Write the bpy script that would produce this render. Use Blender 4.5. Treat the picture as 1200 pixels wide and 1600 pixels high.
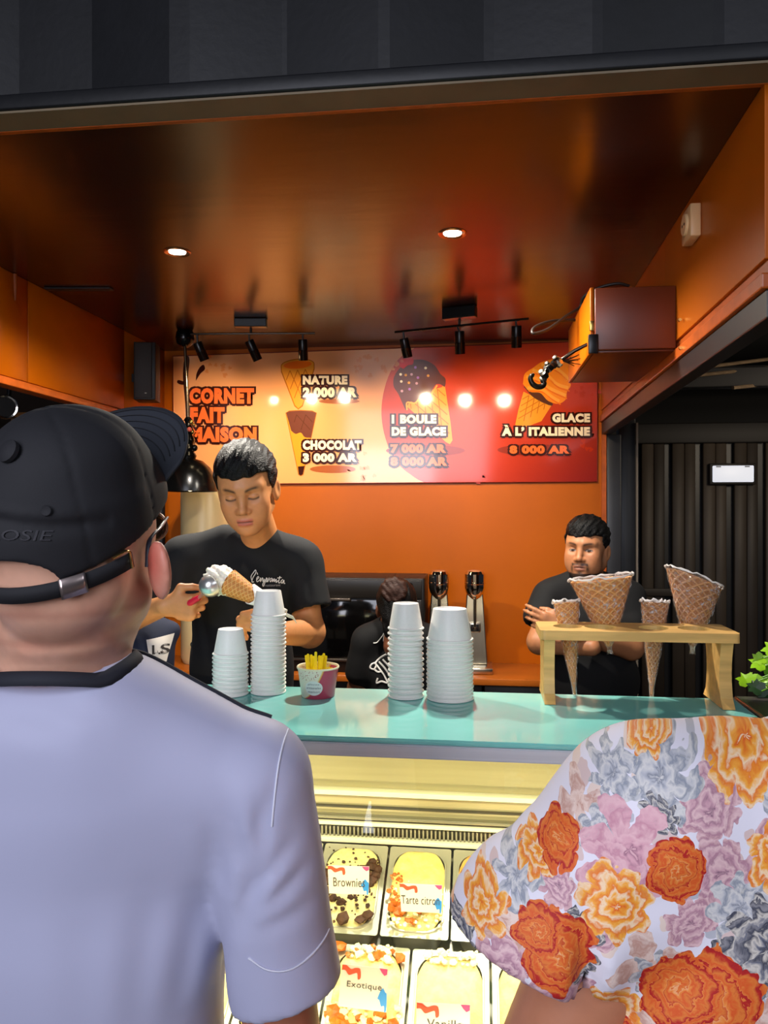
import bpy, bmesh, math, random
import numpy as np
from mathutils import Vector, Matrix
for _o in list(bpy.data.objects): bpy.data.objects.remove(_o)
random.seed(7); np.random.seed(7)
scene = bpy.context.scene
COL = scene.collection
PI = math.pi

# ------------------------------------------------------------------ camera
EYE = Vector((0, 0, 1.6)); TH = math.atan(0.121); FPX = 1200.0
FW = Vector((-math.sin(TH), math.cos(TH), 0)); RT = Vector((math.cos(TH), math.sin(TH), 0)); UP = Vector((0, 0, 1))
cam_d = bpy.data.cameras.new('camera'); cam_d.sensor_fit = 'HORIZONTAL'; cam_d.sensor_width = 36; cam_d.lens = 36
cam_d.clip_start = .02
cam = bpy.data.objects.new('camera', cam_d); COL.objects.link(cam)
cam.location = EYE; cam.rotation_euler = (PI/2, 0, TH); scene.camera = cam
vs = scene.view_settings
vs.view_transform = 'Standard'; vs.look = 'None'; vs.gamma = 1; vs.use_curve_mapping = False
vs.exposure = 0.2

def lin(c):
    c = c/255.0
    return c/12.92 if c <= .04045 else ((c+.055)/1.055)**2.4
def rgb(h):
    h = h.lstrip('#'); return tuple(lin(int(h[i:i+2], 16)) for i in (0, 2, 4))

# ------------------------------------------------------------------ world and large lights
w = bpy.data.worlds.new('night'); scene.world = w; w.use_nodes = True
bg = w.node_tree.nodes['Background']; bg.inputs[0].default_value = (.10, .12, .18, 1); bg.inputs[1].default_value = .12

def aim(o, target):
    d = Vector(target)-o.location
    o.rotation_euler = d.to_track_quat('-Z', 'Y').to_euler()
def area(name, loc, target, size, power, col, sy=None):
    d = bpy.data.lights.new(name, 'AREA'); d.energy = power; d.color = col; d.size = size
    if sy: d.shape = 'RECTANGLE'; d.size_y = sy
    o = bpy.data.objects.new(name, d); COL.objects.link(o); o.location = loc; aim(o, target); return o
def spot(name, loc, target, power, col, angle=60, blend=.5, r=.02):
    d = bpy.data.lights.new(name, 'SPOT'); d.energy = power; d.color = col; d.spot_size = math.radians(angle); d.spot_blend = blend; d.shadow_soft_size = r
    o = bpy.data.objects.new(name, d); COL.objects.link(o); o.location = loc; aim(o, target); return o
# cool area lights standing in for the unseen ambient light behind the customers
area('ambient_fill', (-.8, -2.4, 2.9), (-.3, .9, 1.25), 2.0, 74, (.84, .87, 1.0))
area('ambient_fill_low', (-1.2, -2.6, 1.9), (-.3, .9, 1.4), 1.2, 36, (.90, .90, 1.0))  # added low fill that brightens the neck under the cap
area('ambient_fill_side', (2.6, -1.2, 3.4), (.6, 1.0, 1.2), 1.2, 20, (.86, .90, 1.0))
# unseen warm fill added over the passage to brighten fence and slats
area('passage_fill', (2.6, 3.6, 2.35), (1.9, 6.3, 1.5), .6, 24, (1.0, .84, .64))

# ------------------------------------------------------------------ pixel rays to places
def ray(px, py): return FW + RT*((px-600)/FPX) + UP*((800-py)/FPX)
def P(px, py, zc): return EYE + ray(px, py)*zc
def PY(px, py, Y):
    d = ray(px, py); return EYE + d*(Y/d.y)
def PZ(px, py, Z):
    d = ray(px, py); return EYE + d*((Z-1.6)/d.z)
def PX(px, py, X):
    d = ray(px, py); return EYE + d*(X/d.x)

# ------------------------------------------------------------------ materials
MATS = {}
def mat(name, col, rough=.5, metal=0, spec=.5, noise=None, bump=None, coat=0, emit=None, trans=0, ior=1.45, alpha=1, attr=None, stretch=None, sss=0, sheen=0):
    if name in MATS: return MATS[name]
    if isinstance(col, str): col = rgb(col)
    m = bpy.data.materials.new(name); m.use_nodes = True
    nt = m.node_tree; b = nt.nodes['Principled BSDF']; L = nt.links.new
    b.inputs['Base Color'].default_value = (*col, 1); b.inputs['Roughness'].default_value = rough
    b.inputs['Metallic'].default_value = metal; b.inputs['Specular IOR Level'].default_value = spec
    b.inputs['Coat Weight'].default_value = coat; b.inputs['Coat Roughness'].default_value = .08
    b.inputs['Transmission Weight'].default_value = trans; b.inputs['IOR'].default_value = ior; b.inputs['Alpha'].default_value = alpha
    if sheen: b.inputs['Sheen Weight'].default_value = sheen
    if sss:
        b.inputs['Subsurface Weight'].default_value = sss; b.inputs['Subsurface Radius'].default_value = (.012, .005, .003); b.inputs['Subsurface Scale'].default_value = 1
    if emit:
        ec, es = emit; ec = rgb(ec) if isinstance(ec, str) else ec
        b.inputs['Emission Color'].default_value = (*ec, 1); b.inputs['Emission Strength'].default_value = es
    vec = None
    if noise or bump:
        tc = nt.nodes.new('ShaderNodeTexCoord'); mp = nt.nodes.new('ShaderNodeMapping'); L(tc.outputs['Object'], mp.inputs[0])
        if stretch: mp.inputs['Scale'].default_value = stretch
        vec = mp.outputs[0]
    src = None
    if attr:
        a = nt.nodes.new('ShaderNodeAttribute'); a.attribute_name = attr; src = a.outputs['Color']; L(src, b.inputs['Base Color'])
    if noise:
        sc, amt = noise[0], noise[1]
        n = nt.nodes.new('ShaderNodeTexNoise'); n.inputs['Scale'].default_value = sc; n.inputs['Detail'].default_value = 5; L(vec, n.inputs['Vector'])
        if len(noise) > 2:      # second colour
            c2 = rgb(noise[2]) if isinstance(noise[2], str) else noise[2]
        else: c2 = tuple(x*(1-amt) for x in col)
        mr = nt.nodes.new('ShaderNodeMapRange'); mr.inputs['From Min'].default_value = .35; mr.inputs['From Max'].default_value = .65; L(n.outputs['Fac'], mr.inputs['Value'])
        mx = nt.nodes.new('ShaderNodeMix'); mx.data_type = 'RGBA'
        if src is not None:
            mx.blend_type = 'MULTIPLY'; L(src, mx.inputs[6]); mx.inputs[7].default_value = (1-amt, 1-amt, 1-amt, 1)
        else:
            mx.inputs[6].default_value = (*col, 1); mx.inputs[7].default_value = (*c2, 1)
        if len(noise) > 2:
            mu = nt.nodes.new('ShaderNodeMath'); mu.operation = 'MULTIPLY'; mu.inputs[1].default_value = amt; L(mr.outputs[0], mu.inputs[0]); L(mu.outputs[0], mx.inputs[0])
        else: L(mr.outputs[0], mx.inputs[0])
        L(mx.outputs[2], b.inputs['Base Color'])
    if bump:
        n2 = nt.nodes.new('ShaderNodeTexNoise'); n2.inputs['Scale'].default_value = bump[0]; n2.inputs['Detail'].default_value = 4; L(vec, n2.inputs['Vector'])
        bp = nt.nodes.new('ShaderNodeBump'); bp.inputs['Strength'].default_value = bump[1]; bp.inputs['Distance'].default_value = bump[2] if len(bump) > 2 else .005
        L(n2.outputs['Fac'], bp.inputs['Height']); L(bp.outputs[0], b.inputs['Normal'])
    MATS[name] = m
    return m

# ------------------------------------------------------------------ object helpers (all shapes are given in world coordinates)
WO = {}      # world origin of every object made here
def empty(name, loc, label=None, cat=None, group=None, kind=None, parent=None):
    o = bpy.data.objects.new(name, None); COL.objects.link(o); o.empty_display_size = .05
    loc = Vector(loc); WO[o.name] = loc
    if parent is not None: o.parent = parent; o.location = loc-WO[parent.name]
    else: o.location = loc
    return tag(o, label, cat, group, kind)
def tag(o, label=None, cat=None, group=None, kind=None):
    if label: o['label'] = label
    if cat: o['category'] = cat
    if group: o['group'] = group
    if kind: o['kind'] = kind
    return o
def link_mesh(name, me, m, parent=None, origin=None, smooth=False):
    n = len(me.vertices); co = np.empty(n*3, np.float32); me.vertices.foreach_get('co', co); co = co.reshape(-1, 3)
    if origin is None:
        lo, hi = co.min(0), co.max(0); origin = Vector(((lo[0]+hi[0])/2, (lo[1]+hi[1])/2, lo[2]))
    origin = Vector(origin)
    co -= np.array(origin, np.float32); me.vertices.foreach_set('co', co.ravel()); me.update()
    if m is not None:
        for mm in (m if isinstance(m, (list, tuple)) else [m]): me.materials.append(mm)
    if smooth:
        me.polygons.foreach_set('use_smooth', np.ones(len(me.polygons), bool))
    o = bpy.data.objects.new(name, me); COL.objects.link(o); WO[o.name] = origin
    if parent is not None: o.parent = parent; o.location = origin-WO[parent.name]
    else: o.location = origin
    return o
def mesh_of(verts, faces):
    me = bpy.data.meshes.new('m'); me.from_pydata([tuple(v) for v in verts], [], [tuple(f) for f in faces]); me.update(); return me
def from_bm(bm):
    bmesh.ops.recalc_face_normals(bm, faces=bm.faces)
    me = bpy.data.meshes.new('m'); bm.to_mesh(me); bm.free(); return me
def smooth_by_angle(me, deg=40):
    bm = bmesh.new(); bm.from_mesh(me); c = math.radians(deg)
    for e in bm.edges:
        e.smooth = not (len(e.link_faces) == 2 and e.calc_face_angle(0) > c)
    for f in bm.faces: f.smooth = True
    bm.to_mesh(me); bm.free()
def bm_box(bm, x0, x1, y0, y1, z0, z1):
    v = [bm.verts.new(p) for p in ((x0,y0,z0),(x1,y0,z0),(x1,y1,z0),(x0,y1,z0),(x0,y0,z1),(x1,y0,z1),(x1,y1,z1),(x0,y1,z1))]
    for f in ((0,3,2,1),(4,5,6,7),(0,1,5,4),(1,2,6,5),(2,3,7,6),(3,0,4,7)): bm.faces.new([v[i] for i in f])
    return v
def bevel_all(bm, w, seg=2):
    if w > 0: bmesh.ops.bevel(bm, geom=list(bm.edges), offset=w, segments=seg, affect='EDGES', profile=.5)
def box(name, b, m, parent=None, bevel=0.0, seg=2, rot=None):
    bm = bmesh.new(); bm_box(bm, *b); bevel_all(bm, bevel, seg)
    if rot:
        c = Vector(((b[0]+b[1])/2, (b[2]+b[3])/2, (b[4]+b[5])/2)); bmesh.ops.rotate(bm, verts=bm.verts, cent=c, matrix=rot)
    me = from_bm(bm)
    if bevel: smooth_by_angle(me, 50)
    return link_mesh(name, me, m, parent)
def hexa(name, pts, m, parent=None, bevel=0):
    """eight corners: bottom four, top four"""
    bm = bmesh.new(); v = [bm.verts.new(p) for p in pts]
    for f in ((0,3,2,1),(4,5,6,7),(0,1,5,4),(1,2,6,5),(2,3,7,6),(3,0,4,7)): bm.faces.new([v[i] for i in f])
    bevel_all(bm, bevel); return link_mesh(name, from_bm(bm), m, parent)
def basis(ax):
    ax = Vector(ax).normalized(); t = Vector((0,0,1)) if abs(ax.z) < .9 else Vector((1,0,0))
    u = t.cross(ax).normalized(); return u, ax.cross(u), ax
def lathe_mesh(prof, c=(0,0,0), axis=(0,0,1), seg=32, sharp=40, ring=False):
    u, v, a = basis(axis); c = Vector(c); vs_, fs = [], []
    for (r, z) in prof:
        for k in range(seg):
            t = 2*PI*k/seg; vs_.append(c+a*z+(u*math.cos(t)+v*math.sin(t))*max(r, 1e-5))
    n = len(prof)
    for i in range(n-1):
        for k in range(seg):
            k2 = (k+1) % seg; fs.append((i*seg+k, i*seg+k2, (i+1)*seg+k2, (i+1)*seg+k))
    if ring:
        for k in range(seg): fs.append(((n-1)*seg+k, (n-1)*seg+(k+1) % seg, (k+1) % seg, k))
    if prof[0][0] > 1e-4 and not ring: fs.append(tuple(reversed(range(seg))))
    if prof[-1][0] > 1e-4 and not ring: fs.append(tuple((n-1)*seg+k for k in range(seg)))
    me = mesh_of(vs_, fs)
    bm = bmesh.new(); bm.from_mesh(me); bmesh.ops.remove_doubles(bm, verts=bm.verts, dist=2e-5); bmesh.ops.recalc_face_normals(bm, faces=bm.faces); bm.to_mesh(me); bm.free()
    smooth_by_angle(me, sharp); return me
def lathe(name, prof, c, m, parent=None, axis=(0,0,1), seg=32, sharp=40, ring=False):
    return link_mesh(name, lathe_mesh(prof, c, axis, seg, sharp, ring), m, parent)
def tube_mesh(pts, r, seg=8, closed=False):
    pts = [Vector(p) for p in pts]; n = len(pts); rr = r if isinstance(r, (list, tuple)) else [r]*n
    vs_, fs = [], []; u = None
    for i, p in enumerate(pts):
        a = (pts[(i+1) % n] if (i < n-1 or closed) else p) - (pts[i-1] if (i > 0 or closed) else p)
        a = a.normalized() if a.length > 1e-9 else Vector((0,0,1))
        if u is None: u = basis(a)[0]
        u = (u-a*u.dot(a)); u = u.normalized() if u.length > 1e-6 else basis(a)[0]
        v = a.cross(u)
        for k in range(seg):
            t = 2*PI*k/seg; vs_.append(p+(u*math.cos(t)+v*math.sin(t))*rr[i])
    m_ = n if closed else n-1
    for i in range(m_):
        j = (i+1) % n
        for k in range(seg):
            k2 = (k+1) % seg; fs.append((i*seg+k, i*seg+k2, j*seg+k2, j*seg+k))
    if not closed: fs.append(tuple(reversed(range(seg)))); fs.append(tuple((n-1)*seg+k for k in range(seg)))
    me = mesh_of(vs_, fs); smooth_by_angle(me, 60); return me
def tube(name, pts, r, m, parent=None, seg=8, closed=False):
    return link_mesh(name, tube_mesh(pts, r, seg, closed), m, parent)
def curve_pts(ctrl, n=8):
    """Catmull-Rom through control points"""
    c = [Vector(p) for p in ctrl]; c = [c[0]*2-c[1]]+c+[c[-1]*2-c[-2]]; out = []
    for i in range(1, len(c)-2):
        for k in range(n):
            t = k/n; a, b_, d, e = c[i-1], c[i], c[i+1], c[i+2]
            out.append(.5*((2*b_)+(d-a)*t+(2*a-5*b_+4*d-e)*t*t+(3*b_-a-3*d+e)*t**3))
    out.append(c[-2]); return out
def prism_mesh(outline, thick):
    """outline: world points in a plane; thick: vector of the extrusion"""
    bm = bmesh.new(); thick = Vector(thick)
    a = [bm.verts.new(p) for p in outline]; b_ = [bm.verts.new(Vector(p)+thick) for p in outline]
    bm.faces.new(a); bm.faces.new(list(reversed(b_))); n = len(a)
    for i in range(n): bm.faces.new((a[i], a[(i+1) % n], b_[(i+1) % n], b_[i]))
    return from_bm(bm)
def prism(name, outline, thick, m, parent=None):
    return link_mesh(name, prism_mesh(outline, thick), m, parent)
def join_meshes(mes):
    bm = bmesh.new()
    for me in mes: bm.from_mesh(me); bpy.data.meshes.remove(me)
    out = bpy.data.meshes.new('m'); bm.to_mesh(out); bm.free(); return out
def copy_tree(o, loc, label=None, parent=None):
    c = o.copy(); COL.objects.link(c); c.parent = parent; c.location = loc
    if label: c['label'] = label
    for ch in o.children: copy_tree(ch, ch.location, None, c)
    return c
def text_mesh(s, offset=0.0, shear=0.0, spacing=1.0, align='LEFT', res=3, line=1.0):
    cu = bpy.data.curves.new('t', 'FONT'); cu.body = s; cu.offset = offset; cu.shear = shear; cu.space_character = spacing; cu.align_x = align; cu.resolution_u = res; cu.space_line = line
    o = bpy.data.objects.new('t', cu); COL.objects.link(o)
    dg = bpy.context.evaluated_depsgraph_get(); me = bpy.data.meshes.new_from_object(o.evaluated_get(dg))
    bpy.data.objects.remove(o); bpy.data.curves.remove(cu)
    co = np.empty(len(me.vertices)*3, np.float32); me.vertices.foreach_get('co', co); return me, co.reshape(-1, 3)
def put(me, co3):
    me.vertices.foreach_set('co', np.asarray(co3, np.float32).ravel()); me.update(); return me
# ================================================================== the setting
ZC = 2.5; YB = 4.12; YF = 1.69; ZB = 2.07
def XR(y): return .597+(y-1.68)*.0185
XL = -1.735
ORANGE = mat('orange_paint', '#b45802', .36, spec=.25, noise=(1.6, .14), bump=(60, .05, .002))
CEILP = mat('ceiling_paint', '#361709', .23, spec=.8, noise=(2.2, .25), bump=(3, .10, .01), stretch=(.6, 3, 1))
BLACKM = mat('black_metal', '#17171a', .42, noise=(9, .3), bump=(40, .08, .002))
HEADM = mat('header_paint', '#0f1014', .5, noise=(14, .25), bump=(50, .15, .003))
OLIVE = mat('raw_underside', '#7a6a52', .6, noise=(6, .2))
TRIMO = mat('orange_trim_paint', '#b8561a', .35, noise=(20, .25))

def plate(name, b, m, label, kind='structure', **k):
    return tag(box(name, b, m, **k), label, None, None, kind)
plate('floor', (-6, 6, -3, 9, -.06, 0), mat('concrete', '#4b4744', .7, noise=(4, .3), bump=(30, .2)), 'dark concrete floor of the stall and passage')
plate('ceiling', (XL-.02, .70, YF-.02, YB+.05, ZC, ZC+.06), CEILP, 'glossy brown orange painted ceiling of the stall')
plate('wall_back', (XL-.05, .668, YB, YB+.06, 0, ZC), ORANGE, 'orange painted back wall behind the menu banner')
# left wall: a band hanging from the ceiling over an open side
wl = empty('wall_left', (XL, 3, ZB), 'orange painted band of wall over the open left side', kind='structure')
yl = [YF, 2.62, 2.80, 3.62, YB]
for a, b_ in zip(yl[:-1], yl[1:]):
    box('panel', (XL-.04, XL+random.uniform(0, .003), a+.002, b_-.002, ZB+.035, ZC), ORANGE, wl, bevel=.002, seg=1)
box('ledge', (XL-.05, XL+.012, YF, YB, ZB, ZB+.03), TRIMO, wl, bevel=.004)
tube('joint_drip', [(XL+.004, 2.71, ZC-.002), (XL+.006, 2.71, ZC-.06), (XL+.004, 2.712, ZC-.10)], [.008, .007, .003], mat('brown_filler', '#8a3f10', .6), wl)
# right wall: fascia above the serving opening
wr = empty('wall_right', (XR(3), 3, ZB), 'orange fascia above the open right side', kind='structure')
def rp(y, z, t=0): return (XR(y)+t, y, z)
def rband(name, y0, y1, z0, z1, t0, t1, m, parent, bevel=.002):
    return hexa(name, [rp(y0,z0,t0), rp(y0,z0,t1), rp(y1,z0,t1), rp(y1,z0,t0), rp(y0,z1,t0), rp(y0,z1,t1), rp(y1,z1,t1), rp(y1,z1,t0)], m, parent, bevel)
rband('panel', YF, 2.62, ZB+.06, ZC, 0, .05, ORANGE, wr)
rband('panel', 2.622, YB, ZB+.06, ZC, .001, .05, ORANGE, wr)
rband('groove_strip', YF, YB, ZB+.03, ZB+.062, .008, .05, TRIMO, wr)
rband('ledge', YF, YB, ZB-.002, ZB+.032, -.006, .05, TRIMO, wr, .004)
t1 = tag(rband('trim_1', YF, YB, ZB-.065, ZB-.003, .004, .055, BLACKM, None, .004), 'black steel beam under the right orange fascia', kind='structure')
t2 = empty('trim_2', (.74, YB, 0), 'black steel corner post between the back wall and the passage', kind='structure')
box('post', (.672, .745, YB-.005, YB+.09, 0, ZB-.066), mat('post_grey', '#26262a', .4, noise=(8, .2)), t2, bevel=.004)
box('post_return', (.747, .83, YB+.06, YB+.15, 0, ZB+.1), BLACKM, t2, bevel=.004)
box('edge_strip', (.832, .842, YB+.05, YB+.062, 0, ZB), mat('grey_edge', '#6b6258', .5), t2)
box('edge_strip', (.646, .669, YB-.012, YB-.001, 0, ZB-.004), TRIMO, t2)
# front header: folded black container side above the opening
wf = empty('wall_front', (-.5, 1.65, ZC), 'black corrugated container side above the serving opening', kind='structure')
def headx(px): return PY(px, 60, 1.63).x
edges = [-500, -340, -190, -30, 20, 135, 268, 300, 436, 444, 592, 610, 756, 772, 924, 940, 1120, 1138, 1290, 1310, 1480, 1500, 1700, 1720, 1900]
prof = []
for i, e in enumerate(edges):
    k = ((i-4)//2) % 2          # alternate proud and recessed flats
    prof.append((headx(e), 1.617 if k == 1 else 1.655))
prof = [(x, y) for x, y in prof]
vsx, fsx = [], []
for (x, y) in prof: vsx += [(x, y, ZC+.034), (x, y, ZC+.75), (x, y+.004, ZC+.75), (x, y+.004, ZC+.034)]
for i in range(len(prof)-1):
    for j in range(4): fsx.append((i*4+j, (i+1)*4+j, (i+1)*4+(j+1) % 4, i*4+(j+1) % 4))
link_mesh('corrugated_sheet', mesh_of(vsx, fsx), HEADM, wf)
box('bottom_rail', (-2.6, 2.6, 1.605, 1.69, ZC+.002, ZC+.036), HEADM, wf, bevel=.004)
box('underside', (-2.6, 2.6, 1.612, 1.69, ZC-.004, ZC+.001), OLIVE, wf)
plate('trim_3', (-2.6, 2.6, 1.688, 1.70, ZC-.006, ZC+.0), TRIMO, 'thin orange lip where the ceiling meets the header')
# roof over the front so that no sky shows behind the header
plate('roof', (-2.7, 2.7, 1.70, YB+.1, ZC+.07, ZC+.12), BLACKM, 'black container roof above the stall')

# ------------------------------------------------------------------ passage on the right
FENCE = [mat('fence_dark', '#3f362d', .55, noise=(3, .25), bump=(20, .1)), mat('fence_mid', '#463c32', .55, noise=(3, .25), bump=(20, .1)), mat('fence_deep', '#332c26', .55, noise=(3, .2))]
YW = 6.3
fw = empty('wall_far', (2.2, YW, 0), 'dark corrugated metal fence at the end of the passage', kind='structure')
fx0 = PY(975, 800, YW).x
box('backing_sheet', (fx0-.5, fx0+3.4, YW+.04, YW+.06, 0, 2.22), BLACKM, fw)
x = fx0-.1; i = 0
while x < fx0+2.6:
    wd = .178
    box('panel', (x, x+wd*.52, YW-.012, YW+.04, 0, 2.14), FENCE[i % 2], fw, bevel=.006, seg=1)
    box('panel', (x+wd*.52+.004, x+wd, YW-.004, YW+.04, 0, 2.14), FENCE[(i+1) % 3], fw, bevel=.006, seg=1)
    x += wd+.056; i += 1
box('top_rail', (fx0-.5, fx0+3.4, YW-.03, YW+.03, 2.14, 2.30), mat('rail_black', '#211e1c', .6), fw, bevel=.01)
zr = PY(1030, 925, YW).z
box('middle_rail', (fx0-.2, fx0+.42, YW-.03, YW, zr-.03, zr+.03), FENCE[2], fw, bevel=.004)
pr = empty('passage_roof', (1.8, 4.6, 2.6), 'slatted timber roof over the dark passage', kind='structure')
SL = [mat('roof_slat', '#6d5a44', .7, noise=(8, .4), stretch=(1, 8, 8)), mat('roof_slat_dark', '#4a3b2c', .7, noise=(8, .4), stretch=(1, 8, 8))]
for k in range(11):
    y0 = 2.6+k*.13
    box('slat', (.80, 4.2, y0, y0+.085, 2.60+.004*(k % 2), 2.62+.004*(k % 2)), SL[k % 2], pr)
for a, b_ in (((1075, 577), (1195, 562)), ((1085, 587), (1200, 575)), ((1145, 606), (1200, 600))):
    p, q = PY(*a, 4.9), PY(*b_, 5.1); q = p+(q-p)*2.5
    tube('batten', [p, q], .012, SL[0], pr, 6)
for y0, z0 in ((5.0, 2.38), (5.7, 2.52)):
    box('beam', (.85, 4.4, y0, y0+.1, z0, z0+.12), mat('beam_black', '#1b1a1c', .7), pr, bevel=.006)
box('sky_block_board', (.75, 5.5, YW+.07, YW+.10, 0, 3.2), mat('deck_black', '#0b0b0c', .8), pr)  # added dark board that keeps sky from showing above the fence
box('deck', (.80, 4.4, 2.5, 6.5, 2.76, 2.80), mat('deck_black', '#0b0b0c', .8), pr)
# ------------------------------------------------------------------ beyond the open left side
tl = empty('timber_screen', (-3.0, 4.4, 0), 'brown timber lattice beyond the open left side', kind='structure')
WOODB = mat('screen_wood', '#8a5a26', .6, noise=(7, .4), stretch=(1, 1, .2))
WOODD = mat('screen_wood_dark', '#3a2414', .7, noise=(7, .4))
for k in range(16):
    p = PY(-95+k*13, 700, 4.5)
    box('slat', (p.x, p.x+.028, 4.5, 4.53, .2, 1.97), (WOODB if k % 3 else WOODD), tl)
zt = PY(20, 645, 4.5).z
box('top_board', (-3.6, -1.9, 4.48, 4.52, zt-.03, zt), WOODB, tl, bevel=.003)
box('back_board', (-4.2, -1.85, 4.9, 4.95, 0, 2.6), mat('screen_back', '#241508', .8), tl)
p = PY(22, 640, 4.3)
box('post', (p.x-.02, p.x+.02, 4.3, 4.34, 0, 2.16), mat('post_wood', '#7d5a3d', .6, noise=(9, .4)), tl)
# ================================================================== menu banner
BYF = YB-.012
def bpt(px, py, layer=0): return PY(px, py, BYF-.0007*layer)
def pm(name, col, rough=.10): return mat('print_'+name, col, rough, spec=.45, coat=.25)
def gradient_mat():
    m = pm('red', '#d8431c'); nt = m.node_tree; b = nt.nodes['Principled BSDF']
    tc = nt.nodes.new('ShaderNodeTexCoord'); sp = nt.nodes.new('ShaderNodeSeparateXYZ'); nt.links.new(tc.outputs['Generated'], sp.inputs[0])
    a = nt.nodes.new('ShaderNodeMath'); a.operation = 'SUBTRACT'; nt.links.new(sp.outputs[0], a.inputs[0]); nt.links.new(sp.outputs[2], a.inputs[1])
    r = nt.nodes.new('ShaderNodeValToRGB'); nt.links.new(a.outputs[0], r.inputs[0])
    r.color_ramp.elements[0].color = (*rgb('#cf4220'), 1); r.color_ramp.elements[1].color = (*rgb('#8c2420'), 1); r.color_ramp.elements[1].position = .95
    nt.links.new(r.outputs[0], b.inputs['Base Color']); return m
PEACH = pm('peach', '#f0a064'); REDG = gradient_mat(); BROWN = pm('brown', '#3b1710'); CREAM = pm('cream', '#ffe9c4'); CORAL = pm('coral', '#ee6a30')
WAF = pm('waffle', '#e8922a'); WAFD = pm('waffle_line', '#bd6414'); CHOC = pm('chocolate', '#6b3a2c'); CHOCD = pm('chocolate_line', '#57301f'); DEEP = pm('deep_orange', '#ee6d16')
FAINT = pm('faint_heart', '#ea8d4b'); FAINTR = pm('faint_red', '#b93418'); SHADE = pm('printed_shade', '#a5562a'); SHADER = pm('printed_shade_red', '#8c2f1c'); CHERRY = pm('cherry', '#f01008'); SWIRL = pm('swirl', '#f7891c'); SWIRLL = pm('swirl_light', '#fba238'); WHITEP = pm('white_print', '#fff3dd'); EDGE = mat('banner_edge', '#7a2216', .4)
ban = empty('menu_banner', PY(600, 757, BYF), 'wide orange and red ice cream menu banner on the back wall', 'banner')
c4 = [bpt(270, 556.5), bpt(934, 532.5), bpt(933, 752.5), bpt(271, 757)]
prism('banner_sheet', c4, (0, .010, 0), PEACH, ban)
def flat(name, pts, m, layer, parent=None):
    return prism(name, [bpt(x, y, layer) for x, y in pts], (0, .0006, 0), m, parent or ban)
def ell(cx, cy, rx, ry, n=24, a0=0, a1=2*PI, rot=0):
    out = []
    for k in range(n):
        t = a0+(a1-a0)*k/(n if abs(a1-a0-2*PI) < 1e-6 else n-1); x, y = rx*math.cos(t), ry*math.sin(t)
        out.append((cx+x*math.cos(rot)-y*math.sin(rot), cy+x*math.sin(rot)+y*math.cos(rot)))
    return out
def spl(pts, n=6): return [(v.x, v.y) for v in curve_pts([(x, y, 0) for x, y in pts], n)]
def strip(pts, wd):
    L_, R_ = [], []
    for i, (x, y) in enumerate(pts):
        x0, y0 = pts[max(i-1, 0)]; x1, y1 = pts[min(i+1, len(pts)-1)]; l = math.hypot(x1-x0, y1-y0) or 1
        nx, ny = -(y1-y0)/l*wd/2, (x1-x0)/l*wd/2; L_.append((x+nx, y+ny)); R_.append((x-nx, y-ny))
    return L_+R_[::-1]
left_curve = spl([(648, 543.5), (622, 562), (604, 596), (596, 640), (602, 684), (620, 722), (648, 746), (664, 754.2)])
flat('red_field', left_curve+[(932.5, 752.2), (933.5, 533.2)], REDG, 1)
for a, b_ in (((270, 556.5), (934, 532.5)), ((934, 532.5), (933, 752.5)), ((933, 752.5), (271, 757)), ((271, 757), (270, 556.5))):
    tube('edge_line', [bpt(*a, 1), bpt(*b_, 1)], .0025, EDGE, ban, 4)
def hearts(cx, cy, r, m, n=8):
    for k in range(n):
        a = random.uniform(0, 6.28); d = r*math.sqrt(random.random()); x, y = cx+d*math.cos(a)*1.25, cy+d*math.sin(a); q = random.uniform(3, 5); t = random.uniform(0, 6)
        sh = [(0, q), (-q, -q*.2), (-q*.6, -q), (0, -q*.5), (q*.6, -q), (q, -q*.2)]
        flat('heart_print', [(x+u*math.cos(t)-v*math.sin(t), y+u*math.sin(t)+v*math.cos(t)) for u, v in sh], m, 2)
hearts(343, 572, 20, FAINT, 8); hearts(578, 570, 22, FAINT, 9); hearts(560, 725, 20, FAINT, 6); hearts(580, 735, 18, FAINT, 4); hearts(610, 575, 12, FAINT, 4)
hearts(915, 610, 18, FAINTR, 7); hearts(915, 690, 16, FAINTR, 6); hearts(745, 747, 14, FAINTR, 4)
# printed soft shadow under each drawing: a few nested flat ellipses
for (cx, cy, rx, ry, m) in ((520, 733, 36, 6, SHADE), (530, 627, 32, 4, SHADE), (665, 704, 62, 9, SHADER), (835, 703, 58, 9, SHADER)):
    flat('printed_shadow', ell(cx, cy, rx, ry), m, 2)
# plain cone
def waffle_lines(A, B, T, n, parent, layer, m=WAFD, wd=1.2):
    A, B, T = Vector((*A, 0)), Vector((*B, 0)), Vector((*T, 0))
    for k in range(1, n):
        f = k/n
        for (s, e) in ((A.lerp(B, f), A.lerp(T, f)), (A.lerp(B, 1-f), B.lerp(T, f))):
            flat('waffle_line', strip([(s.x, s.y), (e.x, e.y)], wd), m, layer, parent)
flat('cone_outline', ell(465, 570, 26.5, 9.5, 14, PI, 2*PI, -.08)+[(491.5, 577), (473, 635), (466, 640), (460, 635), (439, 581)], WAFD, 2.5)
g = flat('plain_cone_print', ell(465, 570, 25, 8, 14, PI, 2*PI, -.08)+[(490, 576), (472, 633), (466, 638), (461, 633), (440.5, 580)], WAF, 3)
flat('cone_mouth', ell(465, 570, 22, 6, 20, rot=-.08), DEEP, 4, g)
waffle_lines((441, 580), (489, 576), (466, 636), 4, g, 4)
flat('cone_outline', [(446, 645), (452, 641.5), (470, 640.5), (488, 641.5), (495, 645), (474, 742), (470, 744), (466, 742)], WAFD, 2.5)
g = flat('dipped_cone_print', [(447, 645), (452, 642.5), (470, 641.5), (488, 642.5), (494, 645), (473, 741), (470, 743), (467, 741)], WAF, 3)
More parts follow.
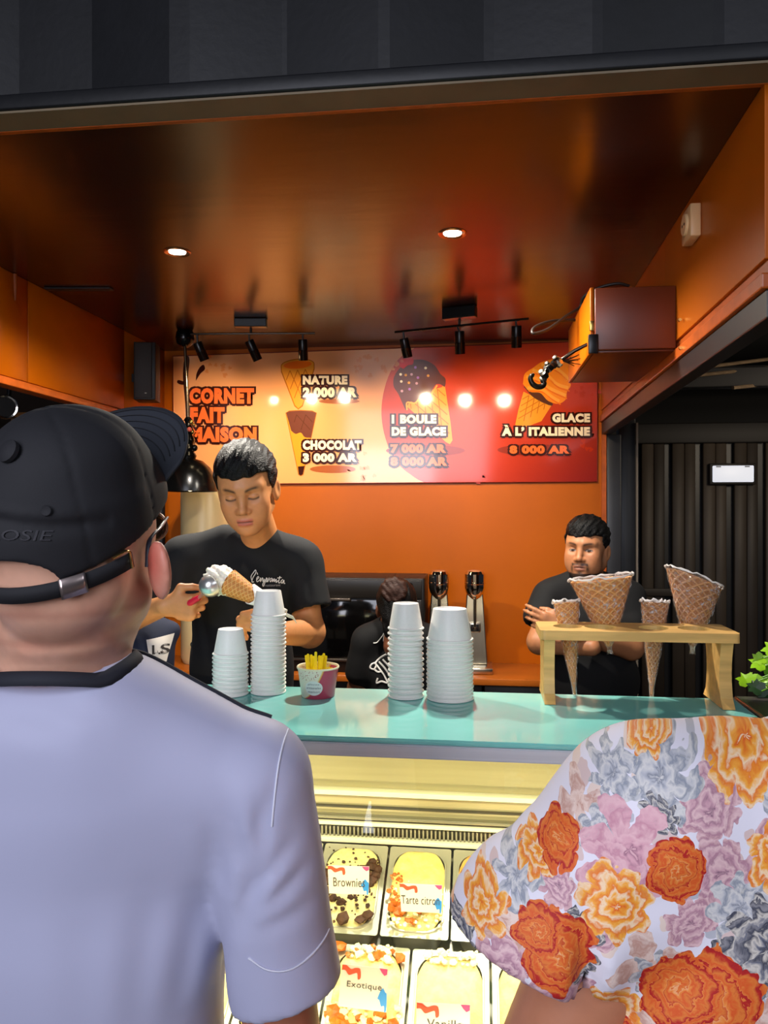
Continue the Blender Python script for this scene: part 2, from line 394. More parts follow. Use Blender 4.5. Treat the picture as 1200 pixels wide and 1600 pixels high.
flat('chocolate_dip', [(447, 645), (452, 642.5), (470, 641.5), (488, 642.5), (494, 645), (486, 684)]+spl([(485, 684), (476, 683), (470, 676), (462, 678), (455, 673)], 4), CHOC, 4, g)
flat('dipped_tip', [(465.3, 729), (476, 728), (473, 741), (470, 743), (467, 741)], BROWN, 4, g)
waffle_lines((449, 648), (492, 648), (481, 683), 3, g, 5, CHOCD, 1.0)
# scoop cone
g = flat('scoop_cone_print', [(628, 628), (640, 618), (690, 605), (695, 601), (704, 660), (707, 688), (703, 694), (697, 691)], WAF, 3)
waffle_lines((630, 628), (694, 604), (704, 692), 6, g, 4, WAFD, 1.4)
flat('chocolate_scoop', spl([(634, 642), (627, 626), (622, 615), (615, 603), (616, 588), (626, 574), (642, 564), (660, 562), (678, 570), (688, 584), (696, 592), (695, 604), (691, 602), (686, 600), (680, 602), (672, 616), (664, 628), (657, 621), (650, 629), (640, 628), (634, 642)], 5)[:-1], CHOC, 5, g)
flat('icing_edge', strip(spl([(636, 641), (636, 629), (648, 630), (657, 622), (664, 629), (674, 616), (683, 602)], 5), 2.4), SWIRLL, 6, g)
flat('cherry_print', spl([(624, 572), (625, 562), (633, 560), (645, 560), (645, 569), (637, 571), (630, 576), (624, 572)], 4)[:-1], CHERRY, 6, g)
flat('cherry_shine', ell(628, 564, 3, 2.6, 10), pm('cherry_shine', '#ff6a50'), 7, g)
for k, (x, y) in enumerate([(626, 585), (634, 586), (643, 585), (653, 590), (627, 596), (639, 598), (651, 599), (649, 574), (665, 575), (669, 587), (628, 611), (640, 608)]):
    flat('sprinkle', ell(x, y, 2.2, 2.2, 8), [CREAM, SWIRLL, pm('pink_dot', '#d69a9a'), pm('lilac_dot', '#b06ab0')][k % 4], 6, g)
# soft serve
g = flat('soft_serve_print', [(818, 612), (862, 633), (846, 658), (820, 668), (805, 664), (810, 640)], WAF, 3)
waffle_lines((818, 614), (860, 634), (808, 664), 5, g, 4, WAFD, 1.2)
flat('cone_shadow', spl([(818, 604), (835, 622), (862, 634), (858, 622), (830, 604), (818, 604)], 4)[:-1], CHOCD, 4, g)
flat('soft_swirl', spl([(817, 600), (820, 584), (834, 574), (846, 566), (866, 561), (884, 564), (892, 578), (888, 592), (892, 602), (886, 612), (884, 624), (872, 631), (856, 626), (844, 614), (828, 612), (817, 600)], 5)[:-1], SWIRL, 5, g)
for pts in ([(822, 588), (840, 592), (858, 606), (884, 618)], [(832, 578), (854, 586), (870, 600), (888, 606)], [(846, 570), (866, 574), (882, 586), (888, 594)], [(824, 606), (846, 608), (862, 620), (874, 627)]):
    flat('swirl_fold', strip(spl(pts, 6), 5), SWIRLL, 6, g)
    flat('swirl_crease', strip(spl([(x+2, y+5) for x, y in pts], 6), 2), DEEP, 6, g)
# chocolate splash at the title
for pts in (spl([(306, 595), (307, 584), (312, 574), (318, 570), (320, 577), (313, 584), (306, 595)], 4)[:-1], spl([(291, 601), (283, 601), (277, 598), (278, 594), (284, 595), (292, 598), (291, 601)], 4)[:-1], spl([(287, 566), (292, 556), (296, 562), (294, 590), (296, 640), (300, 690), (291, 690), (290, 640), (286, 590), (287, 566)], 5)[:-1]):
    flat('splash_print', pts, BROWN, 2)
def btext(s, box_px, fill, out=.09, bold=.068, spacing=1.12, L0=8):
    x0, y0, x1, y1 = box_px
    me, co = text_mesh(s, bold, 0, spacing); lo, hi = co.min(0), co.max(0)
    me2, co2 = text_mesh(s, out, 0, spacing)
    def mp(c, layer): 
        return [bpt(x0+(x1-x0)*(a-lo[0])/(hi[0]-lo[0]), y1-(y1-y0)*(b-lo[1])/(hi[1]-lo[1]), layer) for a, b, _ in c]
    cuts = word_cuts(me, co)
    for (ma, ca), (mb, cb_) in zip(split_at(me, cuts), split_at(me2, cuts)):
        g = link_mesh('lettering', put(ma, mp(ca, L0+2)), fill, ban); mes = []
        for k, (dx, dy) in enumerate(((0, 0), (2.6, 1.8), (-2.6, 1.8), (2.6, -2.0), (-2.6, -2.0), (0, 3.2))):      # fat dark outline behind the letters
            m3 = mb.copy(); mes.append(put(m3, [bpt(x0+dx+(x1-x0)*(p-lo[0])/(hi[0]-lo[0]), y1+dy-(y1-y0)*(q-lo[1])/(hi[1]-lo[1]), L0-.2*k) for p, q, _ in cb_]))
        link_mesh('lettering_outline', join_meshes(mes), BROWN, g)
def word_cuts(me, co):
    iv = sorted((co[list(p.vertices), 0].min(), co[list(p.vertices), 0].max()) for p in me.polygons); end = iv[0][1]; out = []
    for a, b in iv:
        if a > end+.19: out.append((a+end)/2)
        end = max(end, b)
    return [-1e9]+out+[1e9]
def split_at(me, cuts):
    out = []
    for a, b in zip(cuts[:-1], cuts[1:]):
        bm = bmesh.new(); bm.from_mesh(me); bmesh.ops.delete(bm, geom=[v for v in bm.verts if not (a <= v.co.x < b)], context='VERTS'); m2 = bpy.data.meshes.new('m'); bm.to_mesh(m2); bm.free()
        c2 = np.empty(len(m2.vertices)*3, np.float32); m2.vertices.foreach_get('co', c2); out.append((m2, c2.reshape(-1, 3)))
    return out
btext('CORNET', (296, 606, 397, 631), CORAL); btext('FAIT', (297, 636, 351, 661), CORAL); btext('MAISON', (296, 667, 401, 691), CORAL)
btext('NATURE', (473, 587, 543, 601), CREAM); btext('2 000 AR', (473, 605, 558, 621), CREAM)
btext('CHOCOLAT', (473, 688, 565, 703), CREAM); btext('3 000 AR', (473, 708, 558, 722), CREAM)
btext('1 BOULE', (612, 648, 682, 662), CREAM); btext('DE GLACE', (612, 667, 697, 681), CREAM)
btext('7 000 AR', (610, 694, 697, 708), CORAL); btext('8 000 AR', (610, 714, 699, 728), CORAL)
btext('GLACE', (863, 646, 922, 660), CREAM); btext('À L’ ITALIENNE', (784, 664, 922, 681), CREAM); btext('8 000 AR', (796, 696, 890, 709), CORAL)

# ================================================================== lamps
LEDM = mat('led_lens', '#ffffff', .3, emit=((1, .93, .82), 40))
WARM = (1, .80, .55)
def downlight(px, py, label, power):
    c = PZ(px, py, ZC)
    t = empty('downlight', c, label, 'downlight', 'round ceiling downlights')
    lathe('ring', [(.029, .001), (.036, -.003), (.044, -.004), (.047, -.001), (.047, .002), (.029, .002)], c, mat('downlight_ring', '#c98a55', .2, .9), t, ring=True)
    lathe('lens', [(0, -.0005), (.0288, -.0005), (.0288, .003)], c, LEDM, t)
    spot('downlight_beam', c+Vector((0, 0, -.012)), c+Vector((0, .0, -2)), power, (1, .92, .80), 156, .6, .035)
downlight(277, 394, 'round white downlight in the ceiling nearer the left wall', 105)
downlight(707, 365, 'round white downlight in the ceiling near its middle', 125)
BLK = mat('fixture_black', '#0f0e0e', .30, .2); GUN = mat('fixture_gloss', '#3a3028', .15, .85)
def track(c_px, a, b_, heads, label, zc_of, block):
    cz = P(*c_px, zc_of(c_px[0])); t = empty('track_light', cz, label, 'track light', 'black ceiling track lights')
    A, B = P(*a, zc_of(a[0])), P(*b_, zc_of(b_[0]))
    d = (B-A).normalized()
    bx = P(block[0], block[1], zc_of(block[0])); hw = block[2]
    n = Vector((-d.y, d.x, 0)); pts = []
    zb = cz.z+.028
    for z in (zb, ZC-.001):
        for s, q in ((-1, -1), (1, -1), (1, 1), (-1, 1)):
            v = bx+d*s*hw+n*q*.022; pts.append((v.x, v.y, z))
    hexa('mount_box', pts, BLK, t, .003)
    tube('feed_stem', [(bx.x, bx.y, zb+.002), (bx.x, bx.y, A.lerp(B, .5).z)], .006, BLK, t)
    tube('track_bar', [A, B], .0055, GUN, t, 8)
    for (hx, hy, ex, ey, back, tgt) in heads:
        f = (hx-a[0])/(b_[0]-a[0]); top = A.lerp(B, f); z_ = zc_of(hx)
        h0 = P(hx, hy, z_+.004); h1 = P(ex, ey, z_+back); ax = (h1-h0).normalized(); L_ = (h1-h0).length
        sp = lathe('spot_head', [(0, 0), (.019, 0), (.0215, .004), (.0215, L_*.5)], h0, BLK, t, ax, 20)
        lathe('barrel', [(.0215, L_*.5), (.0225, L_*.5), (.0225, L_), (.0195, L_), (.0195, L_-.006)], h0, GUN, sp, ax, 20)
        lathe('lens', [(0, L_-.004), (.0193, L_-.004), (.0193, L_-.007)], h0, mat('spot_lens', '#ffffff', .3, emit=((1, .78, .45), 75)), sp, ax, 16)
        tube('stem', [top, h0+ax*.004], .0045, BLK, sp, 8)
        spot('spot_beam', h1+ax*.006, tgt, 20, (1, .80, .54), 78, .9, .018)
z1 = lambda x: 3.58
track((392, 521), (298, 522), (492, 521), [(308, 535, 320, 563, .03, PY(330, 690, YB)), (389, 532, 403, 563, .03, PY(430, 690, YB)), (473, 530, 474, 563, .03, PY(510, 690, YB))], 'track light with three spots at the left end of the banner', z1, (392, 505, .075))
z2 = lambda x: 3.49+(x-617)/209*(-.24)
track((718, 508), (617, 519), (826, 498), [(631, 529, 637, 558, .03, PY(650, 690, YB)), (718, 517, 719, 553, .03, PY(740, 690, YB)), (807, 509, 807, 543, .03, PY(840, 690, YB))], 'track light with three spots above the red half of the banner', z2, (718, 491, .075))
# pendant
zp = 3.80
top = PZ(289, 516, ZC); q = P(297, 768, 3.78)
pen = empty('pendant_lamp', q, 'black dome pendant lamp hanging in front of the banner title', 'pendant lamp')
PB = mat('pendant_black', '#0d0c0b', .22, .3, noise=(40, .3))
lathe('ceiling_rose', [(0, -.085), (.02, -.083), (.04, -.065), (.046, -.04), (.042, -.012), (.036, 0)], (top.x, top.y, ZC), PB, pen)
r0 = Vector((top.x, top.y, ZC-.08)); r1 = P(294, 652, 3.79)
tube('rod', [r0, r1], .008, mat('rod_metal', '#6b5a45', .25, .9), pen, 10)
cx, cy = q.x, q.y; zs = P(297, 718, 3.79).z; ze = r1.z
lathe('socket', [(0, ze), (.012, ze), (.02, ze-.012), (.014, ze-.03), (.022, ze-.05), (.03, ze-.07), (.022, ze-.085), (.034, ze-.115), (.026, ze-.135), (.038, ze-.155), (.03, ze-.17), (.042, ze-.19), (.036, ze-.205), (.05, zs-.002), (.04, zs-.01)], (r1.x, r1.y, 0), PB, pen, sharp=25)
lathe('shade', [(.036, zs), (.062, zs-.008), (.098, zs-.04), (.122, zs-.085), (.133, zs-.13), (.136, q.z+.008), (.137, q.z), (.130, q.z), (.128, q.z+.01), (.115, zs-.08), (.09, zs-.045), (.03, zs-.01)], (cx, cy, 0), PB, pen, seg=48)
lathe('bulb', [(0, -.05), (.03, -.04), (.035, -.01), (.02, .02), (.014, .05)], (cx, cy, q.z+.05), mat('frosted_bulb', '#ffe6c0', .3, emit=((1, .8, .5), 3)), pen)
gold = mat('brass', '#c9a55a', .25, .95)
for (x, y, r, m) in ((299, 660, .014, gold), (303, 664, .008, gold), (296, 671, .012, mat('coral_bead', '#d8604a', .3)), (301, 675, .010, gold), (304, 700, .016, PB), (287, 703, .012, PB), (288, 690, .014, PB)):
    c = P(x, y, 3.755); lathe('bead', [(0, -r)]+[(r*math.sin(k*PI/8), -r*math.cos(k*PI/8)) for k in range(1, 8)]+[(0, r)], c, m, pen, seg=12)
tube('wire_loop', [P(291, 656, 3.77), P(283, 658, 3.77), P(278, 664, 3.77), P(281, 671, 3.77), P(290, 678, 3.77)], .002, PB, pen, 6)

# ================================================================== wall fittings
sc_ = PY(231, 583, 3.68)
spk = empty('loudspeaker', (sc_.x, 3.68, PY(231, 628, 3.68).z), 'slim black loudspeaker mounted on the left orange wall', 'loudspeaker')
x0, x1 = PY(214, 600, 3.70).x, PY(247, 600, 3.70).x; zb, zt = PY(231, 627, 3.70).z, PY(231, 538, 3.70).z
rz = Matrix.Rotation(.22, 3, 'Z')
box('cabinet', (x0, x1-.004, 3.64, 3.76, zb, zt), mat('speaker_body', '#1d1714', .5), spk, .004, rot=rz)
g = box('grille', (x0+.022, x1-.008, 3.632, 3.640, zb+.008, zt-.006), mat('speaker_grille', '#2c221c', .6, bump=(900, .5, .001)), spk, .002, rot=rz)
box('badge', (x1-.038, x1-.028, 3.628, 3.631, zb+.028, zb+.033), mat('badge_silver', '#d8c9b8', .3, .8), g)
box('wall_bracket', (XL+.002, x0+.03, 3.70, 3.74, zb+.1, zb+.14), BLK, spk)
# slot vent in the ceiling
a, b_ = PZ(72, 450, ZC), PZ(175, 450, ZC)
tag(hexa('ceiling_slot', [(a.x, a.y-.018, ZC-.008), (b_.x, b_.y-.018, ZC-.008), (b_.x, b_.y+.018, ZC-.008), (a.x, a.y+.018, ZC-.008), (a.x, a.y-.018, ZC-.0005), (b_.x, b_.y-.018, ZC-.0005), (b_.x, b_.y+.018, ZC-.0005), (a.x, a.y+.018, ZC-.0005)], BLACKM, None, .003), 'narrow black slot fitting on the ceiling by the left wall', 'ceiling slot')
# boxed duct
du = empty('duct_box', (.5, 2.75, 2.1), 'orange painted duct box on the right fascia', 'duct box')
DM = mat('duct_brown', '#6a2c12', .38, noise=(3, .15)); xr = XR(2.47)-.001  # front, top and bottom panels darker than the orange side panel
box('front_panel', (.366, xr, 2.462, 2.476, 2.106, 2.300), DM, du, .003)
box('side_panel', (.352, .364, 2.466, 3.04, 2.100, 2.304), ORANGE, du, .003)
box('bottom_panel', (.366, xr, 2.478, 3.04, 2.100, 2.110), DM, du, .002)
box('top_panel', (.366, xr, 2.478, 3.04, 2.292, 2.300), DM, du, .002)
p = P(918, 548, 2.47); box('corner_bracket', (.345, .375, 2.45, 2.462, p.z-.025, p.z+.035), BLK, du, .002)
p = P(920, 520, 2.47); box('latch', (p.x-.008, p.x+.006, 2.452, 2.461, p.z-.012, p.z+.02), gold, du, .002)
for (x, y) in ((1062, 500), (1063, 544)):
    p = PX(x, y, XR(2.46)-.012); lathe('screw', [(0, -.006), (.005, -.006), (.006, 0)], p, gold, du, (0, 1, 0), 10)
cab = [P(983, 447, 2.62), P(965, 443, 2.62), P(935, 450, 2.64), P(912, 464, 2.66), P(906, 480, 2.68), P(885, 494, 2.66), P(855, 515, 2.62), P(833, 521, 2.6), P(836, 511, 2.62), P(862, 502, 2.66), P(898, 500, 2.7)]
tag(tube('black_cable', curve_pts(cab, 6), .0055, mat('cable_rubber', '#1c120d', .45), None, 8), 'black cable looping off the orange duct box', 'cable')
hk = empty('rigging_hook', P(858, 600, 2.5), 'black hook and shackle chain held out from the duct box', 'hook')
HM = mat('hook_metal', '#2a251f', .28, .8); zc = 2.5
tube('arm_rod', [P(918, 538, 2.47), P(898, 548, 2.48), P(877, 562, 2.5)], .006, GUN, hk, 8)
tube('hook_bend', curve_pts([P(848, 594, zc), P(850, 600, zc), P(846, 604, zc), P(838, 604, zc), P(831, 598, zc), P(829, 590, zc), P(834, 584, zc)], 5), [.009]*20+[.0085]*5+[.008]*4+[.005]*2, HM, hk, 10)
for k, (x, y, r) in enumerate(((872, 566, .018), (866, 569, .014), (861, 573, .012), (857, 575, .015), (853, 580, .011), (851, 586, .014), (846, 582, .010), (855, 569, .009), (868, 560, .010), (849, 592, .012))):
    c = P(x, y, zc-.004*(k % 3)); mm = HM if k % 3 else mat('chrome_dull', '#b9b3a8', .2, .95)
    lathe('shackle', [(0, -r), (r*.8, -r*.8), (r, 0), (r*.7, r*.8), (0, r)], c, mm, hk, (1, .2*k, -.8), 8)
for k in range(9):
    e = P(900+random.uniform(-10, 8), 560+k*2.2-6, zc+random.uniform(-.02, .03)); tube('wire_strand', [P(878, 563, zc), P(888, 561+k*.8, zc), e], .0014, BLK, hk, 5)
so = PX(1073, 352, XR(2.35)-.03)
sk = empty('wall_socket', so, 'cream surface mounted socket box on the right fascia', 'socket')
SKM = mat('socket_cream', '#d9a978', .4)
box('back_box', (XR(so.y)-.030, XR(so.y)-.001, so.y-.045, so.y+.045, so.z-.045, so.z+.045), SKM, sk, .004)
lathe('socket_face', [(0, 0), (.027, 0), (.03, .003), (.03, .008)], (XR(so.y)-.037, so.y, so.z), mat('socket_face', '#e6bd8c', .4), sk, (1, 0, 0), 20)
for s in (-1, 1): lathe('socket_hole', [(0, -.001), (.004, -.001), (.004, .002)], (XR(so.y)-.037, so.y+s*.01, so.z), BLK, sk, (1, 0, 0), 8)
# chrome lamp at the open left side
c = P(8, 636, 3.9)
rl = empty('chrome_spotlight', c, 'round chrome rimmed spotlight fixed beyond the open left side', 'spotlight')
ax = (EYE-c).normalized()
lathe('housing', [(.0, -.10), (.04, -.09), (.055, -.03), (.055, 0)], c, BLK, rl, ax)
lathe('rim', [(.047, -.004), (.05, .008), (.058, .01), (.062, 0), (.058, -.012)], c, mat('chrome', '#d8d4cc', .12, 1), rl, ax, ring=True)
lathe('reflector', [(0, -.03), (.02, -.026), (.046, -.002)], c, mat('reflector_dark', '#4a443c', .2, .8), rl, ax)
tube('hanger', [c+Vector((0, .03, .05)), c+Vector((0, .04, .14))], .012, BLK, rl)
# emergency light on the far fence
a, b_ = PY(1113, 728, YW-.05), PY(1177, 753, YW-.05)
el = empty('emergency_light', ((a.x+b_.x)/2, YW-.03, b_.z), 'lit white rectangular light box on the dark fence', 'wall light')
box('frame', (a.x-.022, b_.x+.022, YW-.055, YW-.013, b_.z-.02, a.z+.02), mat('light_frame', '#231f1d', .5), el, .008)
dif = box('diffuser', (a.x, b_.x, YW-.062, YW-.054, b_.z, a.z), mat('light_diffuser', '#e8ecf5', .4, emit=((.86, .9, 1), .5)), el, .006)
for f in (.08, .78): box('clip', (a.x+(b_.x-a.x)*f, a.x+(b_.x-a.x)*(f+.12), YW-.064, YW-.061, a.z-.012, a.z-.002), mat('clip_grey', '#7b7d84', .4), dif)

# ================================================================== back worktop, oven, mixers
ZW = .80
bw = empty('back_worktop', (-.5, 3.93, 0), 'orange worktop on black cupboards along the back wall', 'worktop')
box('top_board', (XL+.005, .645, 3.72, YB-.002, ZW-.035, ZW), mat('worktop_orange', '#b9611c', .3, noise=(5, .2)), bw, .005)
for k in range(4):
    xa = XL+.03+k*.58
    d_ = box('cupboard', (xa, xa+.57, 3.76, YB-.01, .05, ZW-.037), mat('cupboard_dark', '#1d1410', .45), bw, .004)
    tube('handle', [(xa+.2, 3.75, .62), (xa+.37, 3.75, .62)], .006, GUN, d_)
ov = empty('oven', (-.6, 3.9, ZW), 'black built-in oven with dark glass door on the back worktop', 'oven')
oa, ob = PY(430, 902, 3.76), PY(662, 1040, 3.76)
box('casing', (oa.x, ob.x, 3.775, 4.10, ZW+.001, oa.z), mat('oven_black', '#100d0c', .4), ov, .004)
box('control_panel', (oa.x+.01, ob.x-.01, 3.764, 3.776, oa.z-.10, oa.z-.008), mat('oven_panel', '#1c1815', .35), ov, .003)
box('glass_door', (oa.x+.01, ob.x-.1, 3.762, 3.776, ZW+.075, oa.z-.106), mat('oven_glass', '#070606', .06, coat=.5), ov, .003)
box('side_panel', (ob.x-.095, ob.x-.01, 3.764, 3.776, ZW+.075, oa.z-.106), mat('oven_panel', '#2a2420', .3), ov, .003)
box('lower_trim', (oa.x+.01, ob.x-.01, 3.762, 3.776, ZW+.058, ZW+.070), mat('oven_trim', '#6d6259', .3, .8), ov, .002)
a = PY(512, 934, 3.75); box('handle', (a.x, a.x+.115, 3.735, 3.762, a.z-.014, a.z), mat('oven_trim', '#6d6259', .3, .8), ov, .003)
for k in range(3):
    p = PY(641, 915+k*14, 3.76); lathe('knob', [(.014, 0), (.013, .012), (0, .012)], (p.x, 3.764, p.z), GUN, ov, (0, -1, 0), 16)
CHR = mat('mixer_chrome', '#e6dfd2', .06, 1); STEEL = mat('brushed_steel', '#cfc8b8', .25, 1, noise=(3, .12), stretch=(30, 30, 1))
def mixer(px, label):
    c = PY(px, 1050, 3.86); t = empty('milkshake_mixer', (c.x, 3.90, ZW), label, 'milkshake mixer', 'chrome milkshake mixers')
    X = c.x; zt = PY(px, 890, 3.86).z; zn = PY(px, 936, 3.86).z; r = .051
    lathe('motor_head', [(0, zt), (.028, zt-.002), (.042, zt-.008), (r, zt-.022), (r, zt-.062), (r+.0015, zt-.064), (r+.0015, zt-.070), (r, zt-.072), (r, zt-.09), (.044, zt-.115), (.028, zn+.012), (.014, zn), (0, zn)], (X, 3.86, 0), CHR, t, seg=40, sharp=30)
    w0, w1 = .046, .064; z0 = ZW+.034; z1_ = zt-.05
    hexa('column', [(X-w1, 3.885, z0), (X+w1, 3.885, z0), (X+w1, 3.96, z0), (X-w1, 3.96, z0), (X-w0*.8, 3.90, z1_), (X+w0*.8, 3.90, z1_), (X+w0*.8, 3.96, z1_), (X-w0*.8, 3.96, z1_)], STEEL, t, .006)
    tube('spindle', [(X, 3.86, zn+.004), (X, 3.86, zn-.14)], .0065, mat('spindle_grey', '#9a8d78', .2, 1), t)
    zc_ = zn-.12
    h = box('cup_holder', (X-.028, X+.028, 3.868, 3.890, zc_-.048, zc_), STEEL, t, .004)
    for s in (-1, 1): box('holder_slot', (X+s*.013-.006, X+s*.013+.006, 3.866, 3.8675, zc_-.04, zc_-.008), BLK, h)
    lathe('agitator', [(0, zc_-.03), (.012, zc_-.028), (.012, zc_-.02), (0, zc_-.018)], (X, 3.86, 0), CHR, t, seg=14)
    box('base', (X-.07, X+.088, 3.80, 3.98, ZW+.001, ZW+.033), STEEL, t, .006)
mixer(686, 'chrome milkshake mixer nearer the black oven'); mixer(742, 'chrome milkshake mixer nearer the cone rack')
# cream dispenser and dark pipe
p0 = PY(322, 825, 3.98)
ds = empty('cream_dispenser', (p0.x, 3.97, ZW), 'tall cream rounded dispenser below the pendant lamp', 'dispenser')
CRM = mat('cream_enamel', '#dcc08a', .35)
zt = PY(322, 752, 3.97).z
lathe('body', [(.115, ZW+.001), (.128, ZW+.03), (.13, zt-.03), (.118, zt-.006), (.09, zt)], (p0.x, 3.97, 0), CRM, ds, seg=40)
lathe('lid', [(.085, zt+.001), (.085, zt+.012), (.07, zt+.02), (.012, zt+.024), (.012, zt+.05), (0, zt+.052)], (p0.x, 3.97, 0), CRM, ds)
lathe('tap', [(.012, 0), (.012, .05), (.016, .055), (0, .06)], (p0.x, 3.845, ZW+.12), STEEL, ds, (0, -1, 0), 12)
p = PY(251, 800, 4.05); tag(tube('drain_pipe', [(p.x, 4.06, ZW+.002), (p.x, 4.06, 1.80)], .022, BLACKM), 'black vertical pipe in the back left corner', 'pipe')
# ================================================================== display counter
ZT = 1.17; CX0, CX1, CY0, CY1 = -1.25, .588, 1.448, 1.852
dc = empty('ice_cream_display', (-.35, 1.65, 0), 'glass fronted ice cream display counter with aqua top', 'display counter')
STL = mat('rail_steel', '#ccd3dc', .3, .25, noise=(2, .1), stretch=(1, 60, 60)); BEIGE = mat('inner_beige', '#b5aa86', .35, .25, noise=(2, .1), stretch=(1, 30, 30)); LITE = mat('inner_light', '#f2ecd6', .35)
AQUA = mat('aqua_glass', '#80ccc5', .06, spec=.4, coat=.15, noise=(5, .10)); GREYI = mat('inner_grey', '#8b8776', .4, .5); INDARK = mat('inner_dark', '#3b382e', .5)
def glass_mat(name, tint=(.97, 1, .99), rough=.01):
    if name in MATS: return MATS[name]
    m = bpy.data.materials.new(name); m.use_nodes = True; nt = m.node_tree; nt.nodes.clear()
    o = nt.nodes.new('ShaderNodeOutputMaterial'); t = nt.nodes.new('ShaderNodeBsdfTransparent'); g = nt.nodes.new('ShaderNodeBsdfGlossy'); f = nt.nodes.new('ShaderNodeFresnel'); x = nt.nodes.new('ShaderNodeMixShader')
    t.inputs[0].default_value = (*tint, 1); g.inputs['Roughness'].default_value = rough; f.inputs[0].default_value = 1.35
    nt.links.new(f.outputs[0], x.inputs[0]); nt.links.new(t.outputs[0], x.inputs[1]); nt.links.new(g.outputs[0], x.inputs[2]); nt.links.new(x.outputs[0], o.inputs[0]); MATS[name] = m; return m
GLASS = glass_mat('clear_glass')
R = .10
top_pts = [(CX0, CY0), (CX1-R, CY0)]+[(CX1-R+R*math.sin(a*PI/16), CY0+R-R*math.cos(a*PI/16)) for a in range(1, 9)]+[(CX1, CY1), (CX0, CY1)]
def slab(name, pts, z0, z1, m, parent, bevel=0):
    bm = bmesh.new(); bm.from_mesh(prism_mesh([(x, y, z0) for x, y in pts], (0, 0, z1-z0)))
    if bevel:
        es = [e for e in bm.edges if abs(e.verts[0].co.z-e.verts[1].co.z) < 1e-6]; bmesh.ops.bevel(bm, geom=es, offset=bevel, segments=3, affect='EDGES')
    me = from_bm(bm)
    if bevel: smooth_by_angle(me, 40)
    return link_mesh(name, me, m, parent)
slab('aqua_top', top_pts, ZT-.010, ZT, AQUA, dc, .003)
rail = [(x, y+.002) for x, y in top_pts[:2]]
bm_pts = [(CX0, CY0-.004), (CX1-R, CY0-.004)]+[(CX1-R+(R+.004)*math.sin(a*PI/16), CY0+R-(R+.004)*math.cos(a*PI/16)) for a in range(1, 9)]+[(CX1+.004, CY1)]
inner = [(CX0, CY0+.03), (CX1-R, CY0+.03)]+[(CX1-R+(R-.03)*math.sin(a*PI/16), CY0+R-(R-.03)*math.cos(a*PI/16)) for a in range(1, 9)]+[(CX1-.03, CY1)]
slab('steel_rail', bm_pts+inner[::-1], ZT-.036, ZT-.0105, STL, dc, .002)
tube('edge_trim', [Vector((x, y, ZT+.002)) for x, y in bm_pts[4:]], .004, mat('trim_tan', '#9a7a5c', .3, .5), dc)
zg = lambda py, Y: PY(600, py, Y).z
# inside back: stepped steel ledges
IX0, IX1 = CX0+.02, CX1-.03
box('back_panel', (IX0, IX1, 1.985, 2.0, zg(1245, 1.985), 1.125), BEIGE, dc)
box('back_ledge', (IX0, IX1, 1.955, 1.985, zg(1246, 1.955), zg(1238, 1.955)), LITE, dc, .002)
box('lower_panel', (IX0, IX1, 1.975, 1.985, zg(1282, 1.975), zg(1246, 1.975)), BEIGE, dc)
box('ledge_line', (IX0, IX1, 1.968, 1.975, zg(1264, 1.97), zg(1261, 1.97)), INDARK, dc)
box('ledge_step', (IX0, IX1, 1.955, 1.985, zg(1283, 1.955), zg(1278, 1.955)), GREYI, dc, .001)
box('shadow_gap', (IX0, IX1, 1.965, 1.985, zg(1287, 1.965), zg(1283, 1.965)), INDARK, dc)
box('light_bar', (IX0, IX1, 1.955, 1.985, zg(1293, 1.955), zg(1287, 1.955)), LITE, dc, .002)
box('air_grille', (IX0, IX1, 1.968, 1.985, zg(1313, 1.968), zg(1293, 1.968)), INDARK, dc)
fins = []
za, zb_ = zg(1312, 1.96), zg(1294, 1.96); x = IX0
bm = bmesh.new()
while x < IX1: bm_box(bm, x, x+.0042, 1.957, 1.968, za, zb_); x += .0105
tag(link_mesh('grille_fins', from_bm(bm), GREYI, dc), kind='stuff')
box('front_lip', (IX0, IX1, 1.945, 1.985, zg(1320, 1.945), zg(1313, 1.945)), LITE, dc, .002)
# pan deck, sloping to the customers
SLP = .466
def deck(Y): return .748-SLP*(1.94-Y)
DK = mat('pan_frame_steel', '#a8a698', .3, .7, noise=(4, .15))
hexa('pan_deck', [(IX0, 1.40, deck(1.40)-.10), (IX1, 1.40, deck(1.40)-.10), (IX1, 1.95, deck(1.95)-.10), (IX0, 1.95, deck(1.95)-.10), (IX0, 1.40, deck(1.40)-.085), (IX1, 1.40, deck(1.40)-.085), (IX1, 1.95, deck(1.95)-.085), (IX0, 1.95, deck(1.95)-.085)], DK, dc)
box('rear_wall', (IX0, IX1, 2.0, 2.02, .1, 1.13), mat('cabinet_back', '#b8b5aa', .4, .5), dc)
gl0, gl1 = (1.452, ZT-.038), (1.30, .50)
hexa('front_glass', [(CX0+.01, gl1[0], gl1[1]), (CX1-.02, gl1[0], gl1[1]), (CX1-.02, gl1[0]+.006, gl1[1]), (CX0+.01, gl1[0]+.006, gl1[1]), (CX0+.01, gl0[0], gl0[1]), (CX1-.02, gl0[0], gl0[1]), (CX1-.02, gl0[0]+.006, gl0[1]), (CX0+.01, gl0[0]+.006, gl0[1])], GLASS, dc)
BASEM = mat('cabinet_base', '#3a3c40', .4, .3)
box('base_cabinet', (CX0, CX1, 1.31, 2.02, .08, .44), BASEM, dc, .006); box('plinth', (CX0+.05, CX1-.05, 1.36, 1.98, 0, .08), BLACKM, dc)
box('front_sill', (CX0, CX1, 1.28, 1.335, .44, .50), STL, dc, .006)
for xx in (CX0, CX1-.018):
    prism('end_panel', [(xx, 1.335, .44), (xx, 2.02, .44), (xx, 2.02, 1.128), (xx, 1.462, 1.128), (xx, 1.32, .52)], (.018, 0, 0), mat('end_panel_dark', '#4a4a4c', .4, .3), dc)
